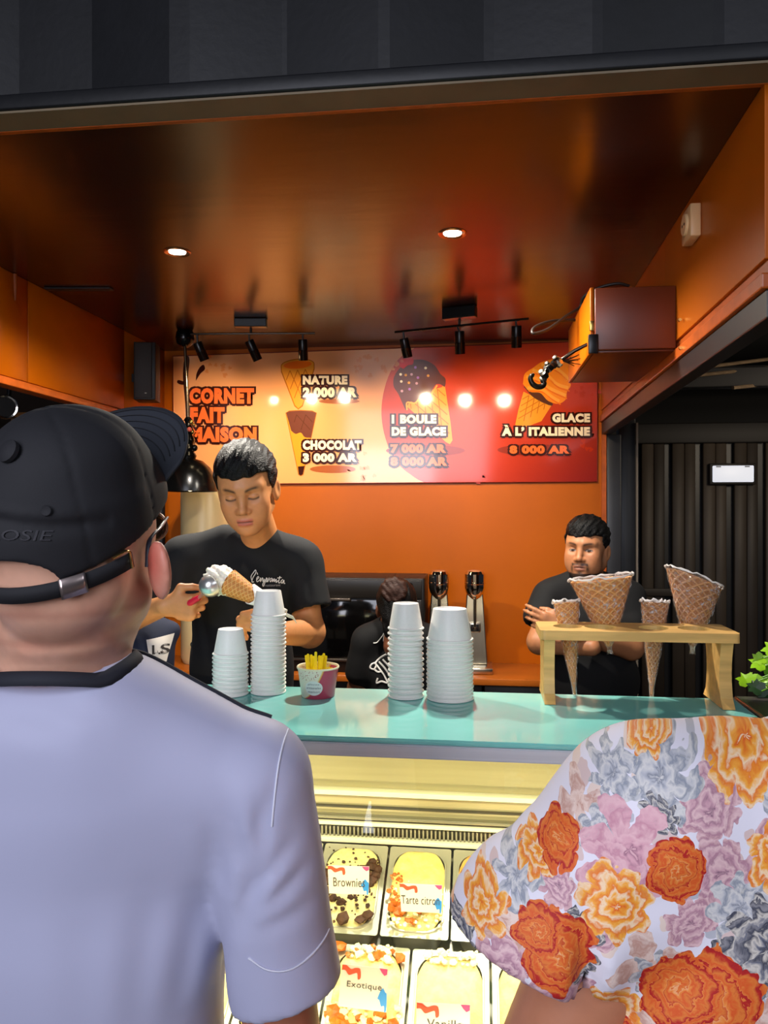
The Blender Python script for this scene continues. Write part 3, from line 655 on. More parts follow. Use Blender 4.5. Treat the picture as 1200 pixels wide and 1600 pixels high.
box('led_strip', (IX0+.02, IX1-.1, 1.50, 1.52, ZT-.024, ZT-.014), mat('led_strip', '#fff0c8', .4, emit=((1, .84, .5), 8)), dc)
area('display_led', ((IX0+IX1)/2, 1.53, ZT-.03), ((IX0+IX1)/2, 1.58, .6), 1.65, 11.5, (1, .82, .45), .05)
box('led_strip', (IX0+.02, IX1-.02, 1.372, 1.384, .50, .51), mat('led_strip', '#fff0c8', .4), dc)
area('display_led_low', ((IX0+IX1)/2, 1.40, .545), ((IX0+IX1)/2, 1.75, .66), 1.65, 4, (1, .82, .45), .03)

# ------------------------------------------------------------------ ice cream pans
PANM = mat('pan_steel', '#c2c0b4', .3, .55)
def rrect(cx, cy, hx, hy, r, n=6):
    out = []
    for (sx, sy, a0) in ((1, 1, 0), (-1, 1, 90), (-1, -1, 180), (1, -1, 270)):
        for k in range(n+1):
            a = math.radians(a0+90*k/n); out.append((cx+sx*(hx-r)+r*math.cos(a), cy+sy*(hy-r)+r*math.sin(a)))
    return out
SA = math.atan(SLP); CS, SN = math.cos(SA), math.sin(SA)
def pan_mesh(hx, hy):
    loops = []
    n = 28
    outer = [(-hx, -hy), (hx, -hy), (hx, hy), (-hx, hy)]
    rims = [(rrect(0, 0, hx-.002, hy-.002, .006), 0.0), (rrect(0, 0, hx-.012, hy-.013, .045), 0.0), (rrect(0, 0, hx-.013, hy-.014, .045), .004), (rrect(0, 0, hx-.016, hy-.017, .045), .004), (rrect(0, 0, hx-.02, hy-.02, .042), -.075)]
    vs_, fs = [], []
    for pts, z in rims: vs_ += [(x, y, z) for x, y in pts]
    m_ = len(rims[0][0])
    for i in range(len(rims)-1):
        for k in range(m_): fs.append((i*m_+k, i*m_+(k+1) % m_, (i+1)*m_+(k+1) % m_, (i+1)*m_+k))
    fs.append(tuple((len(rims)-1)*m_+k for k in range(m_))); vs_.append
    return vs_, fs
def tilt(v, c):   # local pan plane to world
    x, y, z = v; return (c[0]+x, c[1]+y*CS-z*SN, c[2]+y*SN+z*CS)
def ice_mesh(hx, hy, seed, lump, hgt, c):
    rs = np.random.RandomState(seed); nx, ny = 40, 56; vs_, fs = [], []
    ph = rs.rand(14, 3)*6.28; fr = rs.uniform(25, 130, (14, 2))*rs.choice([-1, 1], (14, 2))
    for j in range(ny+1):
        for i in range(nx+1):
            u, v = i/nx*2-1, j/ny*2-1
            su = u*math.sqrt(max(0, 1-v**6*.42)); sv = v*math.sqrt(max(0, 1-u**6*.42))     # squircle
            x, y = su*(hx-.0145), sv*(hy-.0155)
            e = max(0, 1-max(abs(u), abs(v))**5)
            h = sum(math.sin(fr[k, 0]*x+fr[k, 1]*y+ph[k, 0])/(1+abs(fr[k, 0])*.02) for k in range(14))/4
            z = .001+e*(hgt+lump*h+rs.uniform(-1, 1)*lump*.14); vs_.append(tilt((x, y, z), c))
    for j in range(ny):
        for i in range(nx): a = j*(nx+1)+i; fs.append((a, a+1, a+nx+2, a+nx+1))
    return vs_, fs
def chunk_mesh(spots, size, c, rs):
    bm = bmesh.new()
    for (x, y, z) in spots:
        s = size*rs.uniform(.5, 1.3); r = bmesh.ops.create_icosphere(bm, subdivisions=1, radius=s)
        for v in r['verts']:
            v.co = Vector((v.co.x*1.1, v.co.y, v.co.z*.6))*rs.uniform(.7, 1.3); v.co = Vector(tilt((v.co.x+x, v.co.y+y, v.co.z+z), c))
    return from_bm(bm)
def pan(cx, cy, hx, hy, seed, icem, label, lump=.006, hgt=.012, chunks=()):
    c = (cx, cy, deck(cy)); t = empty('ice_cream_pan', c, label, 'ice cream pan', 'ice cream pans in the display')
    vs_, fs = pan_mesh(hx, hy); me = mesh_of([tilt(v, c) for v in vs_], fs); smooth_by_angle(me, 35)
    link_mesh('pan', me, PANM, t)
    me = mesh_of(*ice_mesh(hx, hy, seed, lump, hgt, c)); ic = link_mesh('ice_cream', me, icem, t, smooth=True)
    rs = np.random.RandomState(seed+50)
    for (name, m, size, n, (u0, u1, v0, v1)) in chunks:
        sp = [(rs.uniform(u0, u1)*hx, rs.uniform(v0, v1)*hy, hgt+lump*.4+rs.uniform(-.002, .003)) for _ in range(n)]
        tag(link_mesh(name, chunk_mesh(sp, size, c, rs), m, ic), kind='stuff')
VAN = mat('ice_vanilla', '#f4e2a0', .45, noise=(60, .22), bump=(180, .5, .004)); LEM = mat('ice_lemon', '#f3dc8c', .45, noise=(45, .5, '#d9b95a'), bump=(160, .5, .004)); ORG = mat('ice_orange', '#e9a244', .45, noise=(40, .5, '#f6cf8a'), bump=(160, .5, .004)); EXO = mat('ice_exotic', '#f6e3a6', .45, noise=(35, .6, '#f2c25a'), bump=(160, .6, .005))
BRW = mat('brownie', '#4a2a18', .7, noise=(80, .5), bump=(200, .5)); PEEL = mat('candied_peel', '#cf6a1c', .4, noise=(70, .4)); CRM2 = mat('cream_crumb', '#fbf0c6', .5)
hy = .126; yc1 = 1.83; yc2 = 1.588
def X1(px): return PY(px, 1325, 1.93).x
b1 = [X1(402), X1(506), X1(608), X1(707), X1(808), X1(909)]
specs = [('vanilla ice cream pan half hidden behind the white shirt sleeve', VAN, .006, ()),
         ('ice cream pan topped with dark brownie chunks', VAN, .006, (('brownie_chunks', BRW, .012, 26, (-.8, .75, -.8, .2)), ('brownie_crumbs', BRW, .0035, 90, (-.8, .8, -.85, .8)), ('brownie_chunks', BRW, .013, 8, (.3, .8, 0, .5)))),
         ('lemon ice cream pan with candied peel at its front', LEM, .007, (('peel_pieces', PEEL, .011, 9, (-.7, .1, -.75, -.4)), ('peel_pieces', PEEL, .010, 7, (.0, .6, -.6, -.3)), ('peel_pieces', PEEL, .005, 30, (-.85, -.5, -.6, .3)), ('cream_crumbs', CRM2, .004, 80, (-.85, .85, -.85, .1)))),
         ('orange ice cream pan beside the floral shirt sleeve', ORG, .010, ()),
         ('ice cream pan behind the floral shirt sleeve', VAN, .006, ())]
for k, (lb, m, lump, ch) in enumerate(specs):
    a, b_ = b1[k], b1[k+1]; pan((a+b_)/2, yc1, (b_-a)/2-.001, hy, 3+k, m, lb, lump, .012, ch)
def X2(px): return PY(px, 1495, 1.69).x
b2 = [X2(272), X2(396), X2(521), X2(643), X2(766), X2(890)]
specs = [('front row vanilla pan behind the white shirt', VAN, .006, ()),
         ('front row lemon pan showing beside the bare forearm', LEM, .006, ()),
         ('front row pan with orange fruit cubes and white crumbs', EXO, .008, (('fruit_cubes', PEEL, .012, 30, (-.85, .85, -.85, -.3)), ('cream_crumbs', CRM2, .007, 60, (-.85, .85, -.9, -.2)), ('fruit_cubes', PEEL, .010, 8, (-.8, .8, .7, .9)), ('cream_crumbs', CRM2, .007, 40, (-.5, .6, .6, .9)))),
         ('front row smooth pale yellow ice cream pan', VAN, .007, (('cream_crumbs', CRM2, .007, 40, (-.6, .7, .65, .9)),)),
         ('front row pan behind the bare arm under the floral sleeve', LEM, .006, ())]
for k, (lb, m, lump, ch) in enumerate(specs):
    a, b_ = b2[k], b2[k+1]; pan((a+b_)/2, yc2, (b_-a)/2-.001, hy-.006, 23+k, m, lb, lump, .012, ch)
def blank(x0, x1, y0, y1):
    hexa('blank_plate', [(x0, y0, deck(y0)-.002), (x1, y0, deck(y0)-.002), (x1, y1, deck(y1)-.002), (x0, y1, deck(y1)-.002), (x0, y0, deck(y0)+.001), (x1, y0, deck(y0)+.001), (x1, y1, deck(y1)+.001), (x0, y1, deck(y1)+.001)], DK, dc)
for (x0, x1, y0, y1) in ((IX0, b1[0]-.002, yc1-.113, 1.944), (b1[-1]+.002, IX1, yc1-.113, 1.944), (IX0, b2[0]-.002, yc2-.107, yc1-.116), (b2[-1]+.002, IX1, yc2-.107, yc1-.116), (IX0, IX1, 1.40, yc2-.112)): blank(x0, x1, y0, y1)
# ------------------------------------------------------------------ flavour cards
CARD = mat('card_white', '#d6ccc8', .5); CRED = mat('card_red', '#d84a30', .5); CPNK = mat('card_pink', '#d0427a', .5); CBLU = mat('card_blue', '#2a7fd0', .5); INK = mat('card_ink', '#3b3634', .6)
def card(quad, zc, s, tbox, label):
    """quad: pixel corners tl, tr, br, bl"""
    tl, tr, br, bl = [P(x, y, zc+dz) for (x, y), dz in zip(quad, (.012, .012, 0, 0))]
    n = (tr-tl).cross(bl-tl).normalized();  n = -n if n.dot(EYE-tl) < 0 else n
    t = empty('flavour_card', (bl+br)/2, label, 'flavour card', 'flavour cards')
    prism('card', [tl, tr, br, bl], -n*.0012, CARD, t)
    def q(u, v, l=1): return tl.lerp(tr, u).lerp(bl.lerp(br, u), v)+n*(.0004*l)
    def fl(name, pts, m, l=1): prism(name, [q(u, v, l) for u, v in pts], -n*.0003, m, t)
    fl('red_drip', [(0, 0)]+[(u/1.0, v) for u, v in spl([(.0, .02), (.10, .02), (.2, .10), (.3, .06), (.40, .08), (.42, .28), (.36, .32), (.34, .18), (.26, .2), (.16, .24), (.08, .14), (0, .14)], 3)], CRED)
    fl('pink_corner', [(.82, .01), (.995, .01), (.99, .13), (.93, .17), (.87, .10)], CPNK)
    fl('blue_drip', spl([(.86, .52), (.91, .46), (.96, .55), (.995, .6), (.99, .95), (.95, 1.0), (.94, .86), (.88, .88), (.84, .74), (.80, .70), (.86, .52)], 3)[:-1], CBLU)
    me, co = text_mesh(s, .0, 0, 1.05); lo, hi = co.min(0), co.max(0); u0, v0, u1, v1 = tbox
    put(me, [q(u0+(u1-u0)*(a-lo[0])/(hi[0]-lo[0]), v1-(v1-v0)*(b-lo[1])/(hi[1]-lo[1]), 2) for a, b, _ in co])
    link_mesh('card_lettering', me, INK, t)
    return t
card([(512, 1352), (577, 1354), (576, 1398), (514, 1396)], 1.745, 'Brownies', (.12, .42, .90, .74), 'white flavour card reading Brownies')
card([(624, 1380), (691, 1383), (690, 1427), (627, 1424)], 1.735, 'Tarte citron', (.02, .42, .94, .72), 'white flavour card reading Tarte citron')
card([(535, 1506), (606, 1514), (604, 1582), (528, 1572)], 1.52, 'Exotique', (.14, .38, .88, .56), 'white flavour card reading Exotique')
card([(651, 1566), (735, 1570), (733, 1640), (650, 1636)], 1.47, 'Vanille', (.2, .36, .86, .56), 'white flavour card reading Vanille')

# ================================================================== paper cups
PAPER = mat('cup_paper', '#f4f2ec', .42, noise=(300, .03))
def cup_mesh(R0, R1, H):
    """upside down cup, rim at z = 0"""
    t = .0012; rr = .0034
    prof = [(R1-t, .004), (R1-t, .002), (R1, 0), (R1+rr, .0006), (R1+rr+.0006, .0022), (R1+rr, .0038), (R1+.0004, .0046), (R0+.0006, H-.001), (R0, H), (R0-.0016, H-.0002), (R0-.003, H-.003), (0, H-.0035)]
    return lathe_mesh(prof, (0, 0, 0), seg=40, sharp=50)
ORD = 'first second third fourth fifth sixth seventh eighth ninth tenth eleventh twelfth thirteenth fourteenth fifteenth sixteenth seventeenth eighteenth nineteenth twentieth'.split()
def stack(px, py, R0, R1, H, n, step, label, top_label, group):
    c = PZ(px, py, ZT); d = (c-EYE); d.z = 0; c = c+d.normalized()*(R1+.002); me = cup_mesh(R0, R1, H); me.materials.append(PAPER)
    for k in range(n):
        o = bpy.data.objects.new('paper_cup', me); COL.objects.link(o)
        o.location = (c.x+random.uniform(-.0007, .0007), c.y, ZT+.0006+k*step); o.rotation_euler = (0, 0, random.uniform(0, 6))
        tag(o, top_label if k == n-1 else ORD[n-1-k]+' '+label, 'paper cup', group)
stack(360, 1091, .0285, .0385, .060, 11, .0094, 'paper cup from the top of the shortest stack beside the white shirt', 'topmost cup of the shortest stack beside the white shirt', 'cups of the shortest stack')
stack(419.5, 1088, .0285, .0385, .060, 20, .0096, 'paper cup from the top of the tallest stack in front of the cone', 'topmost cup of the tallest stack, in front of the waffle cone', 'cups of the tallest stack')
stack(634, 1095, .0292, .0385, .060, 14, .0121, 'paper cup from the top of the stack hiding the person with a bun', 'topmost cup of the stack hiding the person with a bun', 'cups of the stack before the bun')
stack(703, 1100, .0380, .0505, .072, 16, .0090, 'wide paper cup from the top of the stack before the mixers', 'topmost wide cup of the stack before the mixers', 'cups of the wide stack')
# printed cup of yellow spoons
c = PZ(497, 1094, ZT); d = c-EYE; d.z = 0; c = c+d.normalized()*.04; H = .070; R0, R1 = .038, .0475
sc = empty('printed_cup', (c.x, c.y, ZT), 'printed pink and cream paper cup full of yellow spoons', 'cup')
def cup_print():
    m = bpy.data.materials.new('cup_print'); m.use_nodes = True; nt = m.node_tree; b = nt.nodes['Principled BSDF']; b.inputs['Roughness'].default_value = .35; L = nt.links.new
    tc = nt.nodes.new('ShaderNodeTexCoord'); sp = nt.nodes.new('ShaderNodeSeparateXYZ'); L(tc.outputs['Object'], sp.inputs[0])
    def mth(op, a, b_=None):
        n = nt.nodes.new('ShaderNodeMath'); n.operation = op
        for i, v in enumerate((a, b_)):
            if v is None: continue
            if isinstance(v, (int, float)): n.inputs[i].default_value = v
            else: L(v, n.inputs[i])
        return n.outputs[0]
    # diagonal wave edge: x against height
    zz = mth('MULTIPLY', sp.outputs[2], 1/H); wv = mth('MULTIPLY', mth('POWER', zz, .55), .052)
    e = mth('SUBTRACT', sp.outputs[0], mth('ADD', wv, -.028))
    r = nt.nodes.new('ShaderNodeValToRGB'); L(mth('MULTIPLY', mth('ADD', e, .01), 50), r.inputs[0]); cr = r.color_ramp; cr.interpolation = 'CONSTANT'
    cr.elements[0].position = 0; cr.elements[0].color = (*rgb('#efe3cf'), 1); cr.elements[1].position = .32; cr.elements[1].color = (*rgb('#f0c98a'), 1)
    for p_, c_ in ((.44, '#e8963c'), (.53, '#c2435f')):
        el_ = cr.elements.new(p_); el_.color = (*rgb(c_), 1)
    vo = nt.nodes.new('ShaderNodeTexVoronoi'); vo.inputs['Scale'].default_value = 260; L(tc.outputs['Object'], vo.inputs[0])
    dots = mth('MULTIPLY', mth('LESS_THAN', vo.outputs['Distance'], .30), mth('LESS_THAN', e, -.006)); up_ = mth('GREATER_THAN', sp.outputs[2], .044); dots = mth('MULTIPLY', dots, up_)
    mx = nt.nodes.new('ShaderNodeMix'); mx.data_type = 'RGBA'; L(dots, mx.inputs[0]); L(r.outputs[0], mx.inputs[6]); mx.inputs[7].default_value = (*rgb('#b5634f'), 1)
    L(mx.outputs[2], b.inputs['Base Color']); return m
lathe('cup_wall', [(R0-.001, .0), (R0, .001), (R1, H-.004), (R1-.001, H-.003), (R0-.002, .004), (0, .004)], (c.x, c.y, ZT+.0005), cup_print(), sc, seg=48)
lathe('rim', [(R1-.002, H-.004), (R1+.0018, H-.0035), (R1+.0024, H-.001), (R1+.001, H+.001), (R1-.0012, H)], (c.x, c.y, ZT+.0005), mat('rim_cream', '#f4e8c4', .4), sc, seg=48, ring=True)
# oval logo panel with three lines on the cup side
def on_cup(a, z, off=.0006):
    r = R0+(R1-R0)*z/H+off; dirc = math.atan2(EYE.y-c.y, EYE.x-c.x)-.25+a; return Vector((c.x+r*math.cos(dirc), c.y+r*math.sin(dirc), ZT+z))
def patch(name, fn, m, nu=14, nv=8):
    vs_, fs = [], []
    for j in range(nv+1):
        for i in range(nu+1): vs_.append(fn(i/nu, j/nv))
    for j in range(nv):
        for i in range(nu): a = j*(nu+1)+i; fs.append((a, a+1, a+nu+2, a+nu+1))
    return link_mesh(name, mesh_of(vs_, fs), m, sc, smooth=True)
patch('logo_oval', lambda u, v: on_cup((v*.5)*math.cos(2*PI*u), .027+.017*v*math.sin(2*PI*u)), mat('oval_white', '#e9ebe6', .4), 28, 3)
for k, z in enumerate((.036, .028, .019)):
    me, co = text_mesh(['glaces', 'artisanales', 'maison'][k], 0, .2); lo, hi = co.min(0), co.max(0); wd = (.32, .40, .34)[k]
    put(me, [on_cup(wd*(2*(a-lo[0])/(hi[0]-lo[0])-1), z+.005*((b-lo[1])/(hi[1]-lo[1])-.5), .0016) for a, b, _ in co]); link_mesh('oval_lettering', me, mat('grey_ink', '#7d8288', .5), sc)
YEL = mat('spoon_yellow', '#f2dc10', .35)
def spoon_mesh():
    bm = bmesh.new(); pts = [(0, 0), (.008, .007), (.008, .02), (.0035, .036), (.003, .098), (.0015, .1), (-.0015, .1), (-.003, .098), (-.0035, .036), (-.008, .02), (-.008, .007)]
    bm.from_mesh(prism_mesh([(x, 0, z) for x, z in pts], (0, .0016, 0))); me = from_bm(bm); return me
smh = spoon_mesh(); smh.materials.append(YEL)
sp_list = [(-.030, .0, 1.02, 4), (-.026, .012, .99, 8), (-.022, -.004, 1.0, -6), (-.016, .010, .95, 4), (-.012, .0, .92, -3), (-.006, -.006, 1.10, 6), (-.003, .012, .95, 10), (.0, .0, .98, 12), (.004, -.008, 1.0, 16), (.008, .004, .97, 20), (.003, .014, 1.02, 14), (-.02, .016, .9, 0), (.014, .0, .72, 30), (.018, .01, .70, 34), (.012, -.01, .72, 26), (.022, -.004, .66, 38), (-.028, .004, .8, 0), (.024, .008, .66, 34)]
for (dx, dy, s, a) in sp_list:
    o = bpy.data.objects.new('yellow_spoon', smh); COL.objects.link(o); o.scale = (1, 1, .9*s); o.location = (c.x+dx*.75, c.y+dy, ZT+.006); o.rotation_euler = (math.radians(random.uniform(-5, 5)), math.radians(a*.55-2), random.uniform(-.5, .5))
    o.rotation_euler[1] = math.radians(min(a*.6, 20)-3); tag(o, 'yellow plastic spoon standing in the printed cup', 'spoon', 'yellow spoons in the printed cup')

# ================================================================== cone rack
RX0, RX1, RY0, RY1, RZ = .140, .568, 1.742, 1.888, 1.336
PINE = mat('pine_wood', '#e4b46a', .38, noise=(9, .28), stretch=(.6, 5, 5), bump=(30, .05))
rk = empty('cone_rack', ((RX0+RX1)/2, 1.815, ZT), 'wooden rack with round holes holding four wrapped cones', 'cone rack')
cones_px = [(887, 945), (938, 945), (1021, 945), (1085, 945)]
holes = []
for (x, _) in cones_px: q_ = PY(x, 977, 1.815); holes.append((q_.x, 1.815, .033 if len(holes) % 2 == 0 else .036))
bm = bmesh.new()
def loop_edges(pts):
    vv = [bm.verts.new((x, y, RZ)) for x, y in pts]; return [bm.edges.new((vv[i], vv[(i+1) % len(vv)])) for i in range(len(vv))]
es = loop_edges(rrect((RX0+RX1)/2, (RY0+RY1)/2, (RX1-RX0)/2, (RY1-RY0)/2, .012, 4))
for (x, y, r) in holes: es += loop_edges([(x+r*math.cos(t*2*PI/28), y+r*math.sin(t*2*PI/28)) for t in range(28)])
bmesh.ops.triangle_fill(bm, edges=es, use_beauty=True)
r_ = bmesh.ops.extrude_face_region(bm, geom=list(bm.faces)); bmesh.ops.translate(bm, vec=(0, 0, -.021), verts=[v for v in r_['geom'] if isinstance(v, bmesh.types.BMVert)])
me = from_bm(bm); link_mesh('shelf_board', me, PINE, rk)
for (xa, xb) in ((RX0+.010, RX0+.034), (RX1-.038, RX1-.012)):
    zt_ = RZ-.0212
    prof_ = [(RY0+.012, zt_)]+[(RY0+.012+.014*math.sin(k*PI/8), zt_-(zt_-ZT-.001)*k/8*.98) for k in range(1, 8)]+[(RY0, ZT+.001), (RY0+.05, ZT+.001)]+[(RY1-.05, ZT+.001), (RY1, ZT+.001)]+[(RY1-.012-.014*math.sin(k*PI/8), zt_-(zt_-ZT-.001)*k/8*.98) for k in range(7, 0, -1)]+[(RY1-.012, zt_)]
    prism('leg', [(xa, y, z) for y, z in prof_], (xb-xa, 0, 0), PINE, rk)
def waffle_mat(name, c1, c2):
    m = mat(name, c1, .55, noise=(30, .3)); nt = m.node_tree; b = nt.nodes['Principled BSDF']; L = nt.links.new
    at = nt.nodes.new('ShaderNodeAttribute'); at.attribute_name = 'wuv'
    sp = nt.nodes.new('ShaderNodeSeparateXYZ'); L(at.outputs['Vector'], sp.inputs[0])
    def tri(o):
        a = nt.nodes.new('ShaderNodeMath'); a.operation = 'PINGPONG'; L(o, a.inputs[0]); a.inputs[1].default_value = .5; return a.outputs[0]
    mi = nt.nodes.new('ShaderNodeMath'); mi.operation = 'MINIMUM'; L(tri(sp.outputs[0]), mi.inputs[0]); L(tri(sp.outputs[1]), mi.inputs[1])
    mr = nt.nodes.new('ShaderNodeMapRange'); mr.inputs['From Min'].default_value = .06; mr.inputs['From Max'].default_value = .22; L(mi.outputs[0], mr.inputs['Value'])
    mx = nt.nodes.new('ShaderNodeMix'); mx.data_type = 'RGBA'; L(mr.outputs[0], mx.inputs[0]); mx.inputs[6].default_value = (*rgb(c1), 1); mx.inputs[7].default_value = (*rgb(c2), 1); L(mx.outputs[2], b.inputs['Base Color'])
    bp = nt.nodes.new('ShaderNodeBump'); bp.inputs['Strength'].default_value = .8; bp.inputs['Distance'].default_value = .003; bp.invert = True; L(mr.outputs[0], bp.inputs['Height']); L(bp.outputs[0], b.inputs['Normal']); return m
WAFM = waffle_mat('waffle_gold', '#f0b468', '#cf8438'); WAFB = waffle_mat('waffle_brown', '#d09a64', '#a86c3a')
def film_mat():
    m = bpy.data.materials.new('plastic_film'); m.use_nodes = True; nt = m.node_tree; nt.nodes.clear(); L = nt.links.new
    o = nt.nodes.new('ShaderNodeOutputMaterial'); t = nt.nodes.new('ShaderNodeBsdfTransparent'); g = nt.nodes.new('ShaderNodeBsdfGlossy'); d = nt.nodes.new('ShaderNodeBsdfDiffuse'); x = nt.nodes.new('ShaderNodeMixShader'); x2 = nt.nodes.new('ShaderNodeMixShader'); n = nt.nodes.new('ShaderNodeTexNoise'); b = nt.nodes.new('ShaderNodeBump'); tc = nt.nodes.new('ShaderNodeTexCoord')
    n.inputs['Scale'].default_value = 70; n.inputs['Detail'].default_value = 6; n.inputs['Distortion'].default_value = 1.5; L(tc.outputs['Object'], n.inputs[0]); L(n.outputs['Fac'], b.inputs['Height']); b.inputs['Strength'].default_value = 1; b.inputs['Distance'].default_value = .02
    g.inputs['Roughness'].default_value = .12; L(b.outputs[0], g.inputs['Normal']); L(b.outputs[0], d.inputs['Normal']); d.inputs[0].default_value = (.9, .9, .9, 1)
    r = nt.nodes.new('ShaderNodeMapRange'); r.inputs['From Min'].default_value = .54; r.inputs['From Max'].default_value = .75; r.inputs['To Max'].default_value = .6; L(n.outputs['Fac'], r.inputs['Value'])  # white diffuse patches stand in for highlights on the crumpled film
    x.inputs[0].default_value = .20; L(t.outputs[0], x.inputs[1]); L(g.outputs[0], x.inputs[2]); L(r.outputs[0], x2.inputs[0]); L(x.outputs[0], x2.inputs[1]); L(d.outputs[0], x2.inputs[2]); L(x2.outputs[0], o.inputs[0]); return m
FILM = film_mat(); FILMW = mat('film_highlight', '#f2efec', .2, alpha=.75)  # white crimps and folds carry the film's highlights in their colour
def sweep(rings, seg, wu=None):
    """rings: (centre, axis u, axis v) -> open surface; wu: waffle cell counts"""
    vs_, fs, uv = [], [], []
    for i, (c_, u, v) in enumerate(rings):
        for k in range(seg+1):
            t = 2*PI*k/seg; vs_.append(c_+u*math.cos(t)+v*math.sin(t))
            if wu:
                a, b_ = k/seg*wu[0], i/(len(rings)-1)*wu[1]; uv.append((a+b_, a-b_+40, 0))
    for i in range(len(rings)-1):
        for k in range(seg): a = i*(seg+1)+k; fs.append((a, a+1, a+seg+2, a+seg+1))
    me = mesh_of(vs_, fs)
    if wu:
        at = me.attributes.new('wuv', 'FLOAT_VECTOR', 'POINT'); at.data.foreach_set('vector', np.array(uv, np.float32).ravel())
    return me
def cone_rings(top, tip, r_of, n, slant=Vector((0, 0, 0)), jit=0, rs=None):
    ax = (tip-top).normalized(); u = RT-ax*RT.dot(ax); u.normalize(); v = ax.cross(u); out = []
    for i in range(n+1):
        f = i/n; r = r_of(f); c_ = top.lerp(tip, f)
        if jit: r *= 1+rs.uniform(-jit, jit)
        out.append((c_, u*r+slant*(1-f)**1.5, v*r))
    return out
def held_cone(name, top, tip, r_of, m, label, wu, slant=Vector((0, 0, 0)), twist=.018, group='wrapped waffle cones in the wooden rack', film=True, cat='waffle cone', inset=.0):
    t = empty(name, tip, label, cat, group)
    rg = cone_rings(top, tip, r_of, 30, slant); me = sweep(rg, 40, wu)
    cone = link_mesh('cone', me, m, t, smooth=True); md = cone.modifiers.new('thick', 'SOLIDIFY'); md.thickness = .0025; md.offset = -1
    if film:
        rs = np.random.RandomState(len(label)); ax = (tip-top).normalized()
        rg2 = cone_rings(top-ax*.006, tip, lambda f: r_of(f)*1.03+.0018, 26, slant*1.03, .012, rs)
        c0 = rg2[0]; cap = [(c0[0]-ax*.001+ax*.012*(1-s)*(1-s), c0[1]*s, c0[2]*s) for s in (.02, .3, .6, .85)]
        me2 = sweep(cap+rg2+[(tip+ax*twist*k, rg2[-1][1].normalized()*(.004+.003*k), rg2[-1][2].normalized()*(.003)) for k in (.3, 1.0)], 40)
        co = np.empty(len(me2.vertices)*3, np.float32); me2.vertices.foreach_get('co', co); co += rs.uniform(-.0012, .0012, co.shape).astype(np.float32); me2.vertices.foreach_set('co', co)
        link_mesh('plastic_wrapper', me2, FILM, t, smooth=False)
        seg_ = 44; rim_ = [rg2[0][0]+rg2[0][1]*math.cos(2*PI*k/seg_)*1.0+rg2[0][2]*math.sin(2*PI*k/seg_)+ax*rs.uniform(-.003, .004) for k in range(seg_)]
        tube('wrapper_crimp', rim_, [rs.uniform(.0012, .0034) for _ in range(seg_)], FILMW, t, 5, True)
        for _ in range(5):
            i0 = rs.randint(0, 12); k0 = rs.uniform(PI, 2*PI); pts_ = []
            for j_ in range(6):
                c__, u__, v__ = rg2[min(i0+j_, len(rg2)-1)]; a__ = k0+j_*.22; pts_.append(c__+(u__*math.cos(a__)+v__*math.sin(a__))*1.01)
            tube('wrapper_fold', pts_, [.0004, .0011, .0012, .0011, .0008, .0003], FILMW, t, 4)
    return t
held_cone('wrapped_cone', P(885, 943, 1.845), P(898, 1085, 1.80), lambda f: max(.003, .0295*(1-f)**.9), WAFM, 'slim film wrapped cone at the end of the rack by the left leg', (9, 14))
held_cone('wrapped_cone', P(939, 905, 1.845), P(952, 1010, 1.835), lambda f: max(.004, .072*(1-min(f/.72, 1))+.028*min(f/.72, 1) if f < .72 else .028*(1-(f-.72)/.28)+.004), WAFM, 'wide fan shaped film wrapped cone in front of the bearded man', (14, 9))
held_cone('wrapped_cone', P(1023, 942, 1.845), P(1018, 1086, 1.82), lambda f: max(.003, .031*(1-f)**.85), WAFB, 'slim brown film wrapped cone between the two wide ones', (9, 15))
held_cone('wrapped_cone', P(1084, 905, 1.845), P(1082, 1010, 1.835), lambda f: max(.004, .062*(1-min(f/.72, 1))+.028*min(f/.72, 1) if f < .72 else .028*(1-(f-.72)/.28)+.004), WAFB, 'wide slant topped film wrapped cone nearest the right leg', (14, 9), slant=Vector((0, 0, -.024)))

# ================================================================== dark side counter and plant
a = PZ(1150, 1086, ZT-.005)
sd = empty('side_counter', (.95, 1.75, 0), 'dark grey counter end beside the aqua glass top', 'counter')
slab('counter_top', [(.600, 1.45), (1.3, 1.45), (1.3, 1.90), (.600, 1.90)], ZT-.03, ZT-.004, mat('counter_charcoal', '#3b3533', .45, noise=(12, .2)), sd, .004)
box('counter_body', (.61, 1.28, 1.48, 1.89, 0, ZT-.031), BASEM, sd, .004)
plc = Vector((.905, 1.80, ZT-.003))
pl = empty('potted_ivy', plc, 'bright green ivy in a terracotta pot at the right edge', 'potted plant')
lathe('pot', [(0, 0), (.055, 0), (.075, .10), (.085, .10), (.085, .125), (.074, .125), (.068, .11), (0, .105)], plc, mat('terracotta', '#b5622e', .7, noise=(30, .2)), pl)
LEAFM = [mat('leaf_lime', '#8fc41c', .4, noise=(40, .25)), mat('leaf_green', '#5f9a1a', .4, noise=(40, .25)), mat('leaf_dark', '#1f3d1c', .45, noise=(40, .3))]
